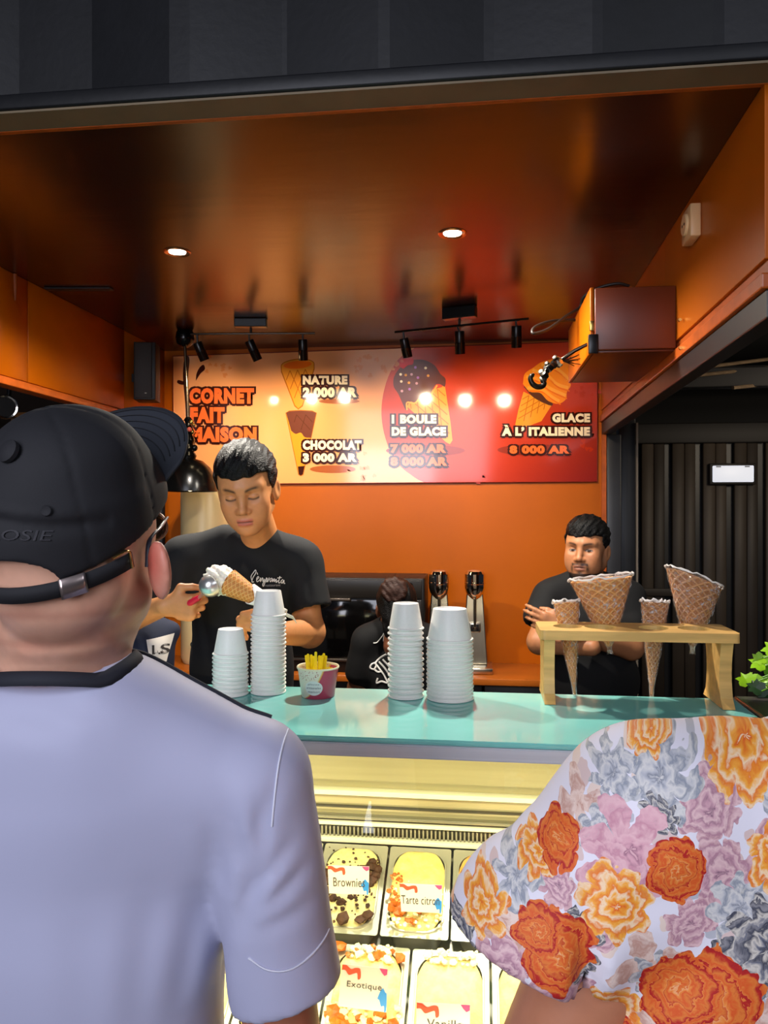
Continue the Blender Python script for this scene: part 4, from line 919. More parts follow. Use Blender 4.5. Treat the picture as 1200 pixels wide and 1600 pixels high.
def leaf(c_, size, facing, roll, m):
    n = Vector(facing).normalized(); u = basis(n)[0]; v = n.cross(u); u, v = u*math.cos(roll)+v*math.sin(roll), v*math.cos(roll)-u*math.sin(roll)
    shp = [(0, 0), (-.28, -.12), (-.55, .06), (-.5, .3), (-.42, .38), (-.58, .62), (-.3, .68), (-.16, .66), (0, 1.0), (.16, .66), (.3, .68), (.58, .62), (.42, .38), (.5, .3), (.55, .06), (.28, -.12)]
    vs_ = [c_+u*x*size+v*y*size+n*(abs(x)*.35-.15*y*y)*size for x, y in shp]; ctr = c_+v*.42*size+n*(-.02)*size; vs_.append(ctr); k = len(shp)
    me = mesh_of(vs_, [(i, (i+1) % k, k) for i in range(k)]); o = link_mesh('leaf', me, m, pl); md = o.modifiers.new('t', 'SOLIDIFY'); md.thickness = .0006
leaf_spots = [(1170, 1070, 1.86, .038, 0, .5), (1184, 1074, 1.85, .038, 0, -.6), (1176, 1064, 1.87, .026, 0, .1), (1196, 1040, 1.88, .042, 0, 1.2), (1192, 1028, 1.88, .03, 0, 2.0), (1208, 1055, 1.87, .04, 1, .2), (1190, 1080, 1.80, .036, 2, 1.0), (1202, 1084, 1.80, .04, 2, 2.2), (1180, 1078, 1.82, .028, 2, .3), (1215, 1020, 1.9, .045, 0, .9), (1235, 1060, 1.85, .05, 1, 2.4), (1225, 1080, 1.82, .045, 2, .4), (1245, 1030, 1.9, .05, 1, 1.5)]
for k, (x, y, z, s, mi, ro) in enumerate(leaf_spots):
    c_ = P(x, y, z); f = (EYE-c_).normalized()+Vector((random.uniform(-.4, .4), 0, .5)); leaf(c_, s, f, ro, LEAFM[mi])
    tube('stem', [plc+Vector((random.uniform(-.03, .03), random.uniform(-.03, .03), .105)), (plc+c_)/2+Vector((0, 0, .09)), c_], .0018, LEAFM[1], pl, 5)
# ================================================================== sculpting with distance fields
F32 = np.float32
def A3(v): return np.array(v, F32)
def smin(a, b, k):
    if k <= 0: return np.minimum(a, b)
    h = np.maximum(k-np.abs(a-b), 0)/k; return np.minimum(a, b)-h*h*k*.25
def smax(a, b, k): return -smin(-a, -b, k)
def rc(a, b, ra, rb, k=.02, sq=None):
    """tapered capsule; sq=(axis, factor) flattens it along a direction"""
    a, b = A3(a), A3(b); ba = b-a; l2 = float(ba @ ba)+1e-12
    if sq: n = A3(sq[0]); n = n/np.linalg.norm(n); fac = sq[1]
    def f(p):
        pa = p-a; h = np.clip(pa @ ba/l2, 0, 1); q = pa-h[:, None]*ba
        if sq: q = q+np.outer(q @ n, n)*(1/fac-1)
        return np.sqrt((q*q).sum(1))-(ra+(rb-ra)*h)
    return (f, k, 0)
def el(c, r, k=.02, Rm=None, op=0):
    c, r = A3(c), A3(r); M = None if Rm is None else np.array(Rm, F32)
    def f(p):
        q = p-c
        if M is not None: q = q @ M
        k0 = np.sqrt(((q/r)**2).sum(1)); k1 = np.sqrt(((q/(r*r))**2).sum(1))+1e-9; return k0*(k0-1)/k1
    return (f, k, op)
def sub(pr, k=None): return (pr[0], pr[1] if k is None else k, 1)
def cut(pt, n, k=.002):
    """keep the side the normal points away from"""
    pt, n = A3(pt), A3(n)/np.linalg.norm(A3(n)); return (lambda p: (p-pt) @ n, k, 2)
def fold(prims):
    def f(p):
        d = None
        for fn, k, op in prims:
            v = fn(p)
            if d is None: d = v
            elif op == 0: d = smin(d, v, k)
            elif op == 1: d = smax(d, -v, k)
            elif op == 3: d = d+v
            else: d = smax(d, v, k)
        return d
    return f
def crease(a, b, w, depth):
    """a soft groove (depth > 0) or ridge (depth < 0) along a segment"""
    a, b = A3(a), A3(b); ba = b-a; l2 = float(ba @ ba)
    def f(p):
        pa = p-a; h = np.clip(pa @ ba/l2, 0, 1); q = pa-h[:, None]*ba; d2 = (q*q).sum(1); return depth*np.exp(-d2/(w*w))*np.sin(np.clip(h, .03, .97)*PI)**.5
    return (f, 0, 3)
def fline(a, b, w, depth):
    """fold of cloth or skin running between two points of the side that faces the camera"""
    a, b = A3(a), A3(b); n = A3(FW); flat_ = lambda q: q-np.outer(q @ n, n); ba = b-a; ba = ba-n*float(ba @ n); l2 = float(ba @ ba); mid = (a+b)/2
    def f(p):
        pa = p-a; z = (p-mid) @ n; pa = flat_(pa); h = np.clip(pa @ ba/l2, 0, 1); q = pa-h[:, None]*ba; d2 = (q*q).sum(1)
        return depth*(np.exp(-d2/(w*w))-.55*np.exp(-d2/(w*w*4.5)))*np.sin(np.clip(h, .03, .97)*PI)**.6*(np.abs(z) < .10)
    return (f, 0, 3)
def ripple(fr, amp, ph=0, mask=None):
    fr = A3(fr)
    def f(p):
        v = amp*np.sin(p @ fr+ph)
        return v if mask is None else v*mask(p)
    return (f, 0, 3)
def local(fn, o, Rm):
    o = A3(o); M = np.array(Rm, F32); return lambda p: fn((p-o) @ M)
def nets(f, lo, hi, h):
    lo, hi = A3(lo), A3(hi); B = 8; n = (np.ceil((hi-lo)/h/B).astype(int)+1)*B+1
    nb = (n-1)//B
    gi = np.stack(np.meshgrid(*[np.arange(k) for k in nb], indexing='ij'), -1).reshape(-1, 3)
    d = f((lo+(gi*B+B/2)*h).astype(F32)); keep = np.abs(d) < B*h*1.15
    V = np.full(n, 1.0, F32); 
    far = gi[~keep]; fs_ = d[~keep] < 0
    for g_ in far[fs_]: V[g_[0]*B:g_[0]*B+B+1, g_[1]*B:g_[1]*B+B+1, g_[2]*B:g_[2]*B+B+1] = -1.0
    loc = np.stack(np.meshgrid(*[np.arange(B+1)]*3, indexing='ij'), -1).reshape(-1, 3)
    kb = gi[keep]
    for s in range(0, len(kb), 400):
        idx = (kb[s:s+400, None, :]*B+loc[None]).reshape(-1, 3); V[idx[:, 0], idx[:, 1], idx[:, 2]] = f((lo+idx*h).astype(F32))
    S = V < 0
    cs = np.zeros(n-1, np.int8)
    for i in (0, 1):
        for j in (0, 1):
            for k in (0, 1): cs += S[i:n[0]-1+i, j:n[1]-1+j, k:n[2]-1+k]
    act = np.argwhere((cs > 0) & (cs < 8)); ID = np.full(n-1, -1, np.int32); ID[act[:, 0], act[:, 1], act[:, 2]] = np.arange(len(act))
    acc = np.zeros((len(act), 3), F32); cnt = np.zeros(len(act), F32); cor = [(i, j, k) for i in (0, 1) for j in (0, 1) for k in (0, 1)]
    for a in range(8):
        for b in range(a+1, 8):
            if sum(x != y for x, y in zip(cor[a], cor[b])) != 1: continue
            ca, cb = np.array(cor[a]), np.array(cor[b]); ia, ib = act+ca, act+cb
            va, vb = V[ia[:, 0], ia[:, 1], ia[:, 2]], V[ib[:, 0], ib[:, 1], ib[:, 2]]; m = (va < 0) != (vb < 0)
            t = np.where(m, va/np.where(m, va-vb, 1), 0)[:, None]; acc += np.where(m[:, None], ca+(cb-ca)*t, 0); cnt += m
    verts = lo+(act+acc/cnt[:, None])*h
    quads = []
    for ax in range(3):
        b, c = (ax+1) % 3, (ax+2) % 3
        sl0 = [slice(None)]*3; sl1 = [slice(None)]*3; sl0[ax] = slice(0, -1); sl1[ax] = slice(1, None)
        s0, s1 = S[tuple(sl0)], S[tuple(sl1)]; e = np.argwhere(s0 != s1); e = e[(e[:, b] > 0) & (e[:, c] > 0) & (e[:, b] < n[b]-1) & (e[:, c] < n[c]-1)]
        o = [e.copy() for _ in range(4)]; o[1][:, b] -= 1; o[2][:, b] -= 1; o[2][:, c] -= 1; o[3][:, c] -= 1
        q = np.stack([ID[k[:, 0], k[:, 1], k[:, 2]] for k in o], 1); fl = s0[e[:, 0], e[:, 1], e[:, 2]]
        q[~fl] = q[~fl][:, ::-1]; quads.append(q)
    q = np.concatenate(quads); q = q[(q >= 0).all(1)]
    return verts, q
def np_mesh(verts, quads, cols=None, relax=0):
    me = bpy.data.meshes.new('m'); nv, nq = len(verts), len(quads)
    me.vertices.add(nv); me.vertices.foreach_set('co', np.asarray(verts, F32).ravel()); me.loops.add(nq*4); me.loops.foreach_set('vertex_index', np.asarray(quads, np.int32).ravel())
    me.polygons.add(nq); me.polygons.foreach_set('loop_start', np.arange(0, nq*4, 4, dtype=np.int32)); me.update(calc_edges=True)
    if cols is not None:
        at = me.color_attributes.new('col', 'FLOAT_COLOR', 'POINT'); c4_ = np.ones((nv, 4), F32); c4_[:, :3] = cols; at.data.foreach_set('color', c4_.ravel())
    return me
def relaxed(v, q, it=2, lam=.5):
    v = v.copy()
    e = np.concatenate([q[:, [0, 1]], q[:, [1, 2]], q[:, [2, 3]], q[:, [3, 0]]])
    for _ in range(it):
        s = np.zeros_like(v); c = np.zeros(len(v), F32)
        np.add.at(s, e[:, 0], v[e[:, 1]]); np.add.at(c, e[:, 0], 1); np.add.at(s, e[:, 1], v[e[:, 0]]); np.add.at(c, e[:, 1], 1)
        v += lam*(s/np.maximum(c, 1)[:, None]-v)
    return v
def sculpt(name, parts, m, parent, col=None, relax=1):
    """parts: (field, lo, hi, cell) -> one mesh object"""
    VV, QQ, o = [], [], 0
    for f, lo, hi, h in parts:
        v, q = nets(f, lo, hi, h); v = relaxed(v, q, relax) if relax else v; VV.append(v); QQ.append(q+o); o += len(v)
    v = np.concatenate(VV); q = np.concatenate(QQ)
    return link_mesh(name, np_mesh(v, q, None if col is None else col(v)), m, parent, smooth=True)
def project(pts, d, f, off=.001, start=.25):
    """drop points along direction d on to a surface"""
    d = A3(Vector(d).normalized()); p = np.array([tuple(x) for x in pts], F32)-d*start
    for _ in range(60): p = p+d*np.clip(f(p)*.8, -.02, .02)[:, None]
    return p-d*off
def hits(pts, d, f): return np.abs(f(project(pts, d, f, 0))) < .006
def hframe(yaw, pitch, roll):
    """head axes as columns: x, forward y, up z. yaw 0 looks to -Y, positive turns to +X; pitch positive looks up"""
    fw = Vector((math.sin(yaw)*math.cos(pitch), -math.cos(yaw)*math.cos(pitch), math.sin(pitch))); side = Vector((0, 0, 1)).cross(fw)*-1; side.normalize(); up = side.cross(fw); 
    side = fw.cross(up); side, up = side*math.cos(roll)+up*math.sin(roll), up*math.cos(roll)-side*math.sin(roll)
    return Matrix((side, fw, up)).transposed()
def npM(M): return np.array([[M[i][j] for j in range(3)] for i in range(3)], F32)
def gauss(p, c, r): return np.exp(-(((p-A3(c))/A3(r))**2).sum(1))
def mixc(col, w, c): return col+(A3(c)-col)*np.clip(w, 0, 1)[:, None]
SKIN = mat('skin', '#c58a62', .48, attr='col', sss=.12, noise=(90, .06), bump=(400, .08, .0008))

def head_prims(jaw=1.0, full=0.0, lids=0.0):
    """face forward +y; about 0.23 tall with the eyes at z = 0"""
    pr = [el((0, -.012, .040), (.074, .094, .082)), el((0, .028, -.030), (.060*jaw, .060, .080), .03), el((0, .018, .02), (.069, .072, .07), .02)]
    for s in (-1, 1):
        pr += [rc((s*.052*jaw, -.002, -.052), (s*.016, .060, -.094), .019+full, .016+full, .025), el((s*.043, .056, -.024), (.021, .022, .022), .025),
               rc((s*.012, .084, .027), (s*.046, .066, .027), .0085, .008, .014), el((s*.032, .054, -.055), (.022+full, .022, .028), .03)]
    pr += [el((0, .072, -.095), (.019, .016, .015), .02), el((0, .072, -.062), (.028, .020, .026), .02)]
    for s in (-1, 1): pr += [sub(el((s*.031, .094, .002), (.019, .020, .012)), .014)]
    for s in (-1, 1): pr += [el((s*.031, .066, .0), (.0155, .0155, .0125), .004)]
    pr += [rc((0, .080, .018), (0, .099, -.028), .0085, .0105, .010), el((0, .102, -.032), (.011, .0105, .0095), .008)]
    for s in (-1, 1): pr += [el((s*.0135, .090, -.036), (.0085, .0105, .0075), .006), sub(el((s*.007, .100, -.0425), (.0035, .005, .0028)), .003)]
    pr += [el((0, .0885, -.0605), (.022, .0085, .0048), .005), el((0, .0865, -.0715), (.019, .0095, .0058), .005), sub(rc((-.022, .094, -.0655), (.022, .094, -.0655), .0016, .0016), .003), crease((0, .094, -.046), (0, .096, -.056), .004, .0012), crease((-.02, .088, -.082), (.02, .088, -.082), .006, .0022)]
    for s in (-1, 1):
        Rm = Matrix.Rotation(s*.35, 3, 'Z') @ Matrix.Rotation(.15, 3, 'X')
        pr += [el((s*.0785, -.012, -.012), (.0085, .021, .032), .006, npM(Rm)), sub(el((s*.087, -.006, -.010), (.006, .011, .018)), .006)]
    return pr
def neck_prims(dz=-.2, dy=-.05, r=.056):
    return [rc((0, -.022, -.06), (0, dy, dz), r*.95, r*1.08, .03)]
def face_col(p, skin, lips, brow, eye=None, beard=0, stub=None):
    col = np.tile(A3(skin), (len(p), 1)); x, y, z = p[:, 0], p[:, 1], p[:, 2]; ax = np.abs(x)
    col = mixc(col, .35*gauss(p, (.045, .06, -.03), (.025, .04, .02))+.35*gauss(p, (-.045, .06, -.03), (.025, .04, .02)), A3(skin)*A3((1.05, .82, .78)))
    col = mixc(col, .3*gauss(p, (0, .1, -.035), (.02, .02, .012)), A3(skin)*A3((1.05, .85, .8)))
    fr = y > .03
    for s in (-1, 1):
        bz = .0205+.006*np.sin(np.clip((ax-.012)/.042, 0, 1)*PI*.75); w = np.exp(-((z-bz)/.0042)**2)*(ax > .010)*(ax < .053)*(s*x > 0)*fr
        w *= np.clip((ax-.010)/.006, 0, 1)*np.clip((.053-ax)/.012, 0, 1); col = mixc(col, w*.92, brow)
    for s in (-1, 1):
        ex = s*x-.031
        if eye == 'open':
            half = .0135; opn = .0046*np.sqrt(np.clip(1-(ex/half)**2, 0, 1)); inside = (np.abs(z+.0005) < opn) & (np.abs(ex) < half) & fr
            col[inside] = A3((.34, .28, .25)); iris = inside & (((x-s*.031+.002)**2+(z+.0)**2) < .0066**2); col[iris] = A3((.02, .012, .008))
            lid = np.exp(-((z+.0005-opn)/.0016)**2)*(np.abs(ex) < half+.002)*fr; col = mixc(col, lid*.95, (.02, .012, .01))
            lid = np.exp(-((z+.0005+opn)/.0013)**2)*(np.abs(ex) < half)*fr; col = mixc(col, lid*.5, (.06, .03, .02))
        else:
            zl = -.0058+.0035*(ex/.0145)**2; lid = np.exp(-((z-zl)/.0030)**2)*np.clip((.0165-np.abs(ex))/.003, 0, 1)*fr; col = mixc(col, lid*1.0, (.018, .010, .008))
            zl = .0075-.004*(ex/.0145)**2; lid = np.exp(-((z-zl)/.0016)**2)*np.clip((.016-np.abs(ex))/.004, 0, 1)*fr; col = mixc(col, lid*.4, A3(skin)*.4)
        col = mixc(col, .45*np.exp(-(ex/.02)**2-((z+.011)/.006)**2)*fr, A3(skin)*.72)
    lw = np.exp(-((z+.0605)/.0045)**2)*(ax < .024)*(y > .07)+np.exp(-((z+.0715)/.0055)**2)*(ax < .021)*(y > .07); col = mixc(col, np.clip(lw, 0, 1)*np.clip((.025-ax)/.006, 0, 1)*.8, lips)
    ml = np.exp(-((z+.0656)/.0018)**2)*np.clip((.024-ax)/.004, 0, 1)*(y > .07); col = mixc(col, ml*.9, A3(lips)*.18)
    for s in (-1, 1): col = mixc(col, gauss(p, (s*.007, .1, -.043), (.004, .01, .003))*.9, A3(skin)*.15)
    if beard:
        b = np.exp(-((z+.104)/.016)**2)*(y > .0)+np.exp(-((z+.053)/.0048)**2)*(ax < .031)*(y > .07)*np.clip((ax-.002)/.004, .35, 1)+np.exp(-((ax-.030)/.006)**2-((z+.070)/.016)**2)*(y > .06)+np.exp(-(x/.010)**2-((z+.083)/.006)**2)*(y > .06)+(z < -.088)*(y > -.01)*.9
        b += np.exp(-((ax-.066)/.012)**2)*np.exp(-((z+.05)/.05)**2)*(y < .04)*.7
        rs = np.random.RandomState(3); col = mixc(col, np.clip(b*beard*rs.uniform(.75, 1.15, len(p)), 0, .95), (.015, .010, .008))
    if stub: col = mixc(col, stub*np.exp(-((z+.1)/.03)**2), A3(skin)*.6)
    return col
def hair_field(front=.072, line=.050, vol=.014, side=-.025, tuft=.0035, back=-.10):
    """cap of hair over the cranium; line: height of the hair line at the forehead"""
    pr = [el((0, -.014, .044), (.074+vol, .094+vol*.9, .082+vol)), el((0, .030, .085), (.055, .055, .035), .03)]
    prm = fold(pr)
    def f(p):
        x, y, z = p[:, 0], p[:, 1], p[:, 2]; d = prm(p)
        d = d+tuft*(np.sin(190*x+70*y+3*np.sin(60*z))*.6+np.sin(120*y-150*x+50*z)*.5+.5*np.sin(330*x+210*z))*np.clip((z-.0)/.04, .25, 1)
        lim = np.where(y > -.01, line-.003*np.sin(55*x+1)-.0025*np.sin(150*x)+.05*np.clip(np.abs(x)-.045, 0, 1), line)   # fringe
        face = np.minimum(np.minimum(lim-z, y-.000+.0*z), .075-np.abs(x)-.004)          # region in front and below the line
        d = smax(d, smin(face+.0, .2+0*d, .002), .006)
        # side burns end and nape
        low = np.where(y > -.045, side, back)+.25*np.clip(y+.045, -.02, .0)
        d = smax(d, low-z, .008); return d
    return f
HAIR = mat('black_hair', '#080707', .5, spec=.3, bump=(260, 1, .004), stretch=(1, .25, 1))
def hand_prims(w, d, n, t, sc=1.0, curl=(1.0, 1.0, 1.0, 1.0), thumb=.6, spread=.1, k=.006):
    """w wrist, d finger direction, n palm normal (fingers curl towards it), t thumb side"""
    w, d, n, t = Vector(w), Vector(d).normalized(), Vector(n).normalized(), Vector(t).normalized(); pr = []
    pr.append(rc(w, w+d*.05*sc, .026*sc, .030*sc, .012, (n, .62))); 
    for s in (-.5, .5): pr.append(rc(w+t*s*.02*sc+d*.01, w+d*.086*sc+t*s*.044*sc, .018*sc, .0155*sc, .014, (n, .75)))
    lens = ((.044, .027, .022), (.047, .030, .023), (.044, .028, .022), (.035, .021, .019))
    for i in range(4):
        off = (1.5-i)*.0205*sc; p = w+d*(.088-.004*abs(i-1))*sc+t*off; a = 0; dd = d+t*(1.5-i)*spread*.5; dd.normalize(); r = (.0098, .0100, .0096, .0084)[i]*sc
        pr.append(rc(p-d*.03*sc, p, .0105*sc, r*1.08, .010))
        for j in range(3):
            a += curl[i]*(.75, .95, .6)[j]; v = dd*math.cos(a)+n*math.sin(a); q = p+v*lens[i][j]*sc; pr.append(rc(p, q, r*(1-.07*j), r*(1-.07*(j+1)), .004 if j else k)); p = q
    p = w+d*.022*sc+t*.024*sc; v = (t*.75+d*.55+n*.35*thumb).normalized(); q = p+v*.042*sc; pr.append(rc(p-t*.012*sc, q, .0155*sc, .0125*sc, .014)); v = (d*.9+n*.55*thumb+t*(.15-.3*thumb)).normalized(); r_ = q+v*.033*sc; pr.append(rc(q, r_, .0118*sc, .0105*sc, .005)); v = (d*.8+n*.75*thumb-t*.3*thumb).normalized(); pr.append(rc(r_, r_+v*.025*sc, .0105*sc, .0085*sc, .004))
    return pr
def V3(*a): return Vector(a)
# ================================================================== people
def around(pts, pad=.03):
    a = np.array([tuple(p) for p in pts]); return a.min(0)-pad, a.max(0)+pad
def shift(fn, d): return lambda p: fn(p)+d
def ucat(*fs):
    def f(p):
        d = fs[0](p)
        for g in fs[1:]: d = np.minimum(d, g(p))
        return d
    return f
def blend(a, b, k): return lambda p: smin(a(p), b(p), k)
TEE = mat('black_tee', '#080a0e', .85, noise=(8, .12), bump=(900, .15, .001))
TEEB = mat('black_tee_dark', '#08080a', .85, noise=(8, .12), bump=(900, .15, .001))
TROU = mat('dark_trousers', '#15161a', .85, noise=(10, .2)); APR = mat('black_apron', '#141312', .8, noise=(10, .2)); WHT = mat('white_print_ink', '#e9e6e0', .6)
def legs(parent, hip, foot_z, sep=.085, r=.075, m=TROU, shoes=True, yoff=0):
    hip = Vector(hip); pr = [el(hip, (.16, .11, .12))]
    for s in (-1, 1):
        k_ = hip+V3(s*sep, -.01, -.42*(hip.z/.95)); a_ = V3(hip.x+s*sep, hip.y+.01, .09); pr += [rc(hip+V3(s*sep*.9, 0, -.02), k_, r*1.1, r*.85, .03), rc(k_, a_, r*.82, r*.66, .02)]
    f = fold(pr); sculpt('trousers', [(f, (hip.x-.25, hip.y-.2, .05), (hip.x+.25, hip.y+.2, hip.z+.14), .014)], m, parent)
    return f
def shoe_mesh(parent, c, yaw):
    d = V3(math.sin(yaw), -math.cos(yaw), 0)
    for s in (-1, 1):
        b = Vector(c)+V3(s*.085, 0, 0); pr = fold([rc(b+V3(0, 0, .045)-d*.05, b+V3(0, 0, .035)+d*.13, .042, .034, .02), cut((0, 0, .003), (0, 0, -1), .004)])
        lo, hi = around([b-d*.1, b+d*.2]); lo[2] = -.01; hi[2] = .14; sculpt('shoe', [(pr, lo-.02, hi+.02, .009)], mat('shoe_black', '#141414', .6), parent)
def decal(parent, name, strokes, wpx, m, f, zc, zdir=None, off=.0012):
    """brush strokes given as pixel polylines, laid on a garment"""
    mes = []
    for st in strokes:
        pts = spl(st, 5) if len(st) > 2 else st
        pts2 = [P(x, y, zc) for x, y in pts]; ok = hits(pts2, FW, f); q = project(pts2, FW, f, off)[ok]
        if len(q) < 2: continue
        mes.append(tube_mesh([Vector(x) for x in q.tolist()], wpx*zc/1200/2, 5))
    return link_mesh(name, join_meshes(mes), m, parent)
def text_on(parent, name, s, boxp, zc, f, m, shear=0, bold=0, off=.0012, slope=0):
    me, co = text_mesh(s, bold, shear); lo, hi = co.min(0), co.max(0); x0, y0, x1, y1 = boxp
    pts = [P(x0+(x1-x0)*(a-lo[0])/(hi[0]-lo[0]), y1-(y1-y0)*(b-lo[1])/(hi[1]-lo[1])+slope*(a-lo[0])/(hi[0]-lo[0]), zc) for a, b, _ in co]
    return link_mesh(name, put(me, project(pts, FW, f, off)), m, parent)

# ------------------------------------------------------------------ server with the scoop
o1 = P(386, 764, 2.14); R1_ = hframe(.12, -.34, -.09); Rn = npM(R1_)
p1 = empty('person', (o1.x, o1.y+.1, 0), 'young man in a black t-shirt scooping ice cream into a cone', 'person')
SL, SR, NK = P(288, 872, 2.27), P(468, 876, 2.25), P(384, 838, 2.26)
EL1, WL = P(200, 968, 2.26), P(258, 946, 2.07); ER, WR = P(484, 988, 2.21), P(432, 990, 2.03)
tor = [el(P(378, 930, 2.29), (.165, .105, .15)), el(P(378, 1040, 2.31), (.160, .115, .20), .06), rc(SL, P(352, 846, 2.28), .056, .052, .05), rc(SR, P(412, 848, 2.27), .056, .052, .05), el(P(378, 1130, 2.31), (.162, .118, .14), .06)]
slv_l = [rc(SL, P(258, 935, 2.24), .060, .066, .04)]; slv_r = [rc(SR, P(487, 950, 2.215), .058, .062, .04)]
tor_f = fold(tor+slv_l+slv_r)
shirt1 = fold(tor+slv_l+slv_r+[fline(P(300, 900, 2.2), P(330, 1050, 2.2), .018, .010), fline(P(455, 905, 2.18), P(440, 1010, 2.18), .016, .009), fline(P(340, 960, 2.18), P(420, 1040, 2.18), .02, .010), fline(P(300, 880, 2.2), P(350, 940, 2.18), .012, .006), fline(P(450, 880, 2.2), P(400, 930, 2.18), .012, .005), fline(P(280, 880, 2.2), P(268, 930, 2.18), .010, .006), fline(P(478, 890, 2.18), P(484, 940, 2.16), .010, .005), fline(P(430, 930, 2.17), P(380, 1000, 2.17), .018, .006), ripple((18, 9, 30), .0022), ripple((45, 0, -22), .0012)] +
              [sub(el(P(380, 806, 2.16), (.060, .085, .080)), .006), sub(rc(P(256, 938, 2.24), P(256, 938, 2.24).lerp(EL1, .5), .050, .052), .004), sub(rc(P(485, 952, 2.21), P(485, 952, 2.21).lerp(ER, .5), .047, .05), .004),
               cut(P(246, 950, 2.22), WL*0+(EL1-SL), .004) if False else (lambda p: np.full(len(p), -1., F32), .002, 2)])
# hems cut the sleeves only
def hem(fn, sl_prims, pt, n, tf):
    pt, n = A3(pt), A3(n)/np.linalg.norm(A3(n)); sf = fold(sl_prims); 
    def f(p):
        d = fn(p); pl_ = (p-pt) @ n; near = sf(p) < .03; return np.where(near & (pl_ > -.03), np.minimum(smax(d, pl_, .003), np.maximum(d, tf(p))), d)
    return f
shirt1 = hem(hem(shirt1, [rc(P(258, 935, 2.24), P(236, 1000, 2.24), .07, .07)], P(252, 946, 2.235), P(246, 972, 2.24)-SL, fold(tor)), [rc(P(487, 950, 2.215), ER, .07, .07)], P(488, 952, 2.215), P(493, 990, 2.20)-SR, fold(tor))
ts1 = sculpt('t_shirt', [(shirt1, *around([P(225, 800, 2.35), P(520, 1190, 2.1), P(378, 900, 2.5)], .04), .006)], TEE, p1)
SK1 = rgb('#cf8c58')
h1 = fold(head_prims(.98, 0)+neck_prims(-.2, -.085, .052)); h1w = local(h1, o1, Rn)
hand_l = hand_prims(WL, RT*.96-UP*.06-FW*.25, FW*.8+UP*.25, UP*.95+RT*.1-FW*.2, .92, (1.05, 1.1, 1.15, 1.2), .55)
arm_l = fold([rc(SL+V3(0, 0, -.02), EL1, .046, .040), rc(EL1, WL, .041, .027, .02)]+hand_l)
hand_r = hand_prims(WR, -RT*.75+UP*.45-FW*.25, -RT*.2-UP*.6+FW*.6, UP*.6+RT*.3-FW*.5, .92, (1.0, 1.05, 1.1, 1.1), .7)
arm_r = fold([rc(SR+V3(0, 0, -.02), ER, .046, .041), rc(ER, WR, .042, .028, .02)]+hand_r)
def col1(v):
    l = (v-A3(o1)) @ Rn; c = face_col(l, SK1, rgb('#bf5a52'), (.018, .010, .007)); far_ = (l[:, 2] < -.14) | (np.abs(l[:, 0]) > .12); c[far_] = A3(SK1)
    return c
hb = around([o1+V3(-.12, -.16, -.26), o1+V3(.12, .13, .17)], 0)
bodyf = shift(fold(tor), .010)
sculpt('body', [(h1w, hb[0], hb[1], .0019), (arm_l, *around([SL, EL1, WL, WL+RT*.12], .07), .004), (arm_r, *around([SR, ER, WR, WR-RT*.1+UP*.07], .07), .004), (bodyf, *around([P(250, 840, 2.1), P(500, 1190, 2.45)], .03), .012)], SKIN, p1, col1, 1)
hf = hair_field(line=.056, vol=.013, side=-.022, tuft=.0022); sculpt('hair', [(local(hf, o1, Rn), o1-V3(.14, .16, .14), o1+V3(.14, .16, .18), .0035)], HAIR, p1, None, 0)
decal(p1, 'shirt_script', [[(390, 910), (388, 903), (391, 897), (394, 893), (395, 897), (391, 905), (390, 911), (393, 911)], [(397, 897), (398, 900)], [(397, 908), (400, 905), (399, 903), (397, 906), (398, 911), (402, 908), (403, 905), (403, 911), (406, 905), (407, 911), (409, 907)], [(412, 905), (408, 918), (407, 914), (413, 906), (412, 912), (415, 908), (416, 905), (414, 912)], [(420, 906), (417, 908), (418, 912), (421, 907), (421, 912), (424, 907), (424, 912), (427, 908), (427, 913), (430, 910)], [(433, 903), (431, 913), (434, 913)], [(429, 906), (436, 905)], [(438, 908), (435, 911), (437, 914), (440, 909), (440, 914), (442, 914)]], 1.5, WHT, shirt1, 2.15)
text_on(p1, 'shirt_small_print', 'restaurant', (410, 916, 434, 919), 2.15, shirt1, mat('grey_print_ink', '#a9a4a0', .6))
# apron tie and lower body
legs(p1, P(378, 1150, 2.31), 0); shoe_mesh(p1, (P(378, 1150, 2.31).x, P(378, 1150, 2.31).y, 0), 0)
# scoop
so_ = P(327, 916, 1.945); scp = empty('ice_cream_scoop', so_, 'chrome ice cream scoop with a red handle in the server’s hand', 'scoop')
hd = P(288, 950, 2.075); dv = (so_-hd).normalized()
tube('handle', [hd-dv*.02, hd, hd+dv*.05, P(312, 933, 2.03)], [.008, .010, .0095, .007], mat('scoop_red', '#d8203c', .35), scp, 12)
tube('shank', [P(311, 934, 2.03), P(320, 925, 1.96)], .0045, mat('scoop_chrome', '#e6e4e0', .28, .85), scp, 10)
bx_ = (RT*.65+UP*.35+FW*.65).normalized()
lathe('bowl', [(0, -.030), (.012, -.0275), (.022, -.020), (.0285, -.009), (.030, .002), (.0285, .004), (.027, -.006), (.018, -.020), (0, -.027)], so_+bx_*.004, mat('scoop_chrome', '#e6e4e0', .28, .85), scp, bx_, 32)
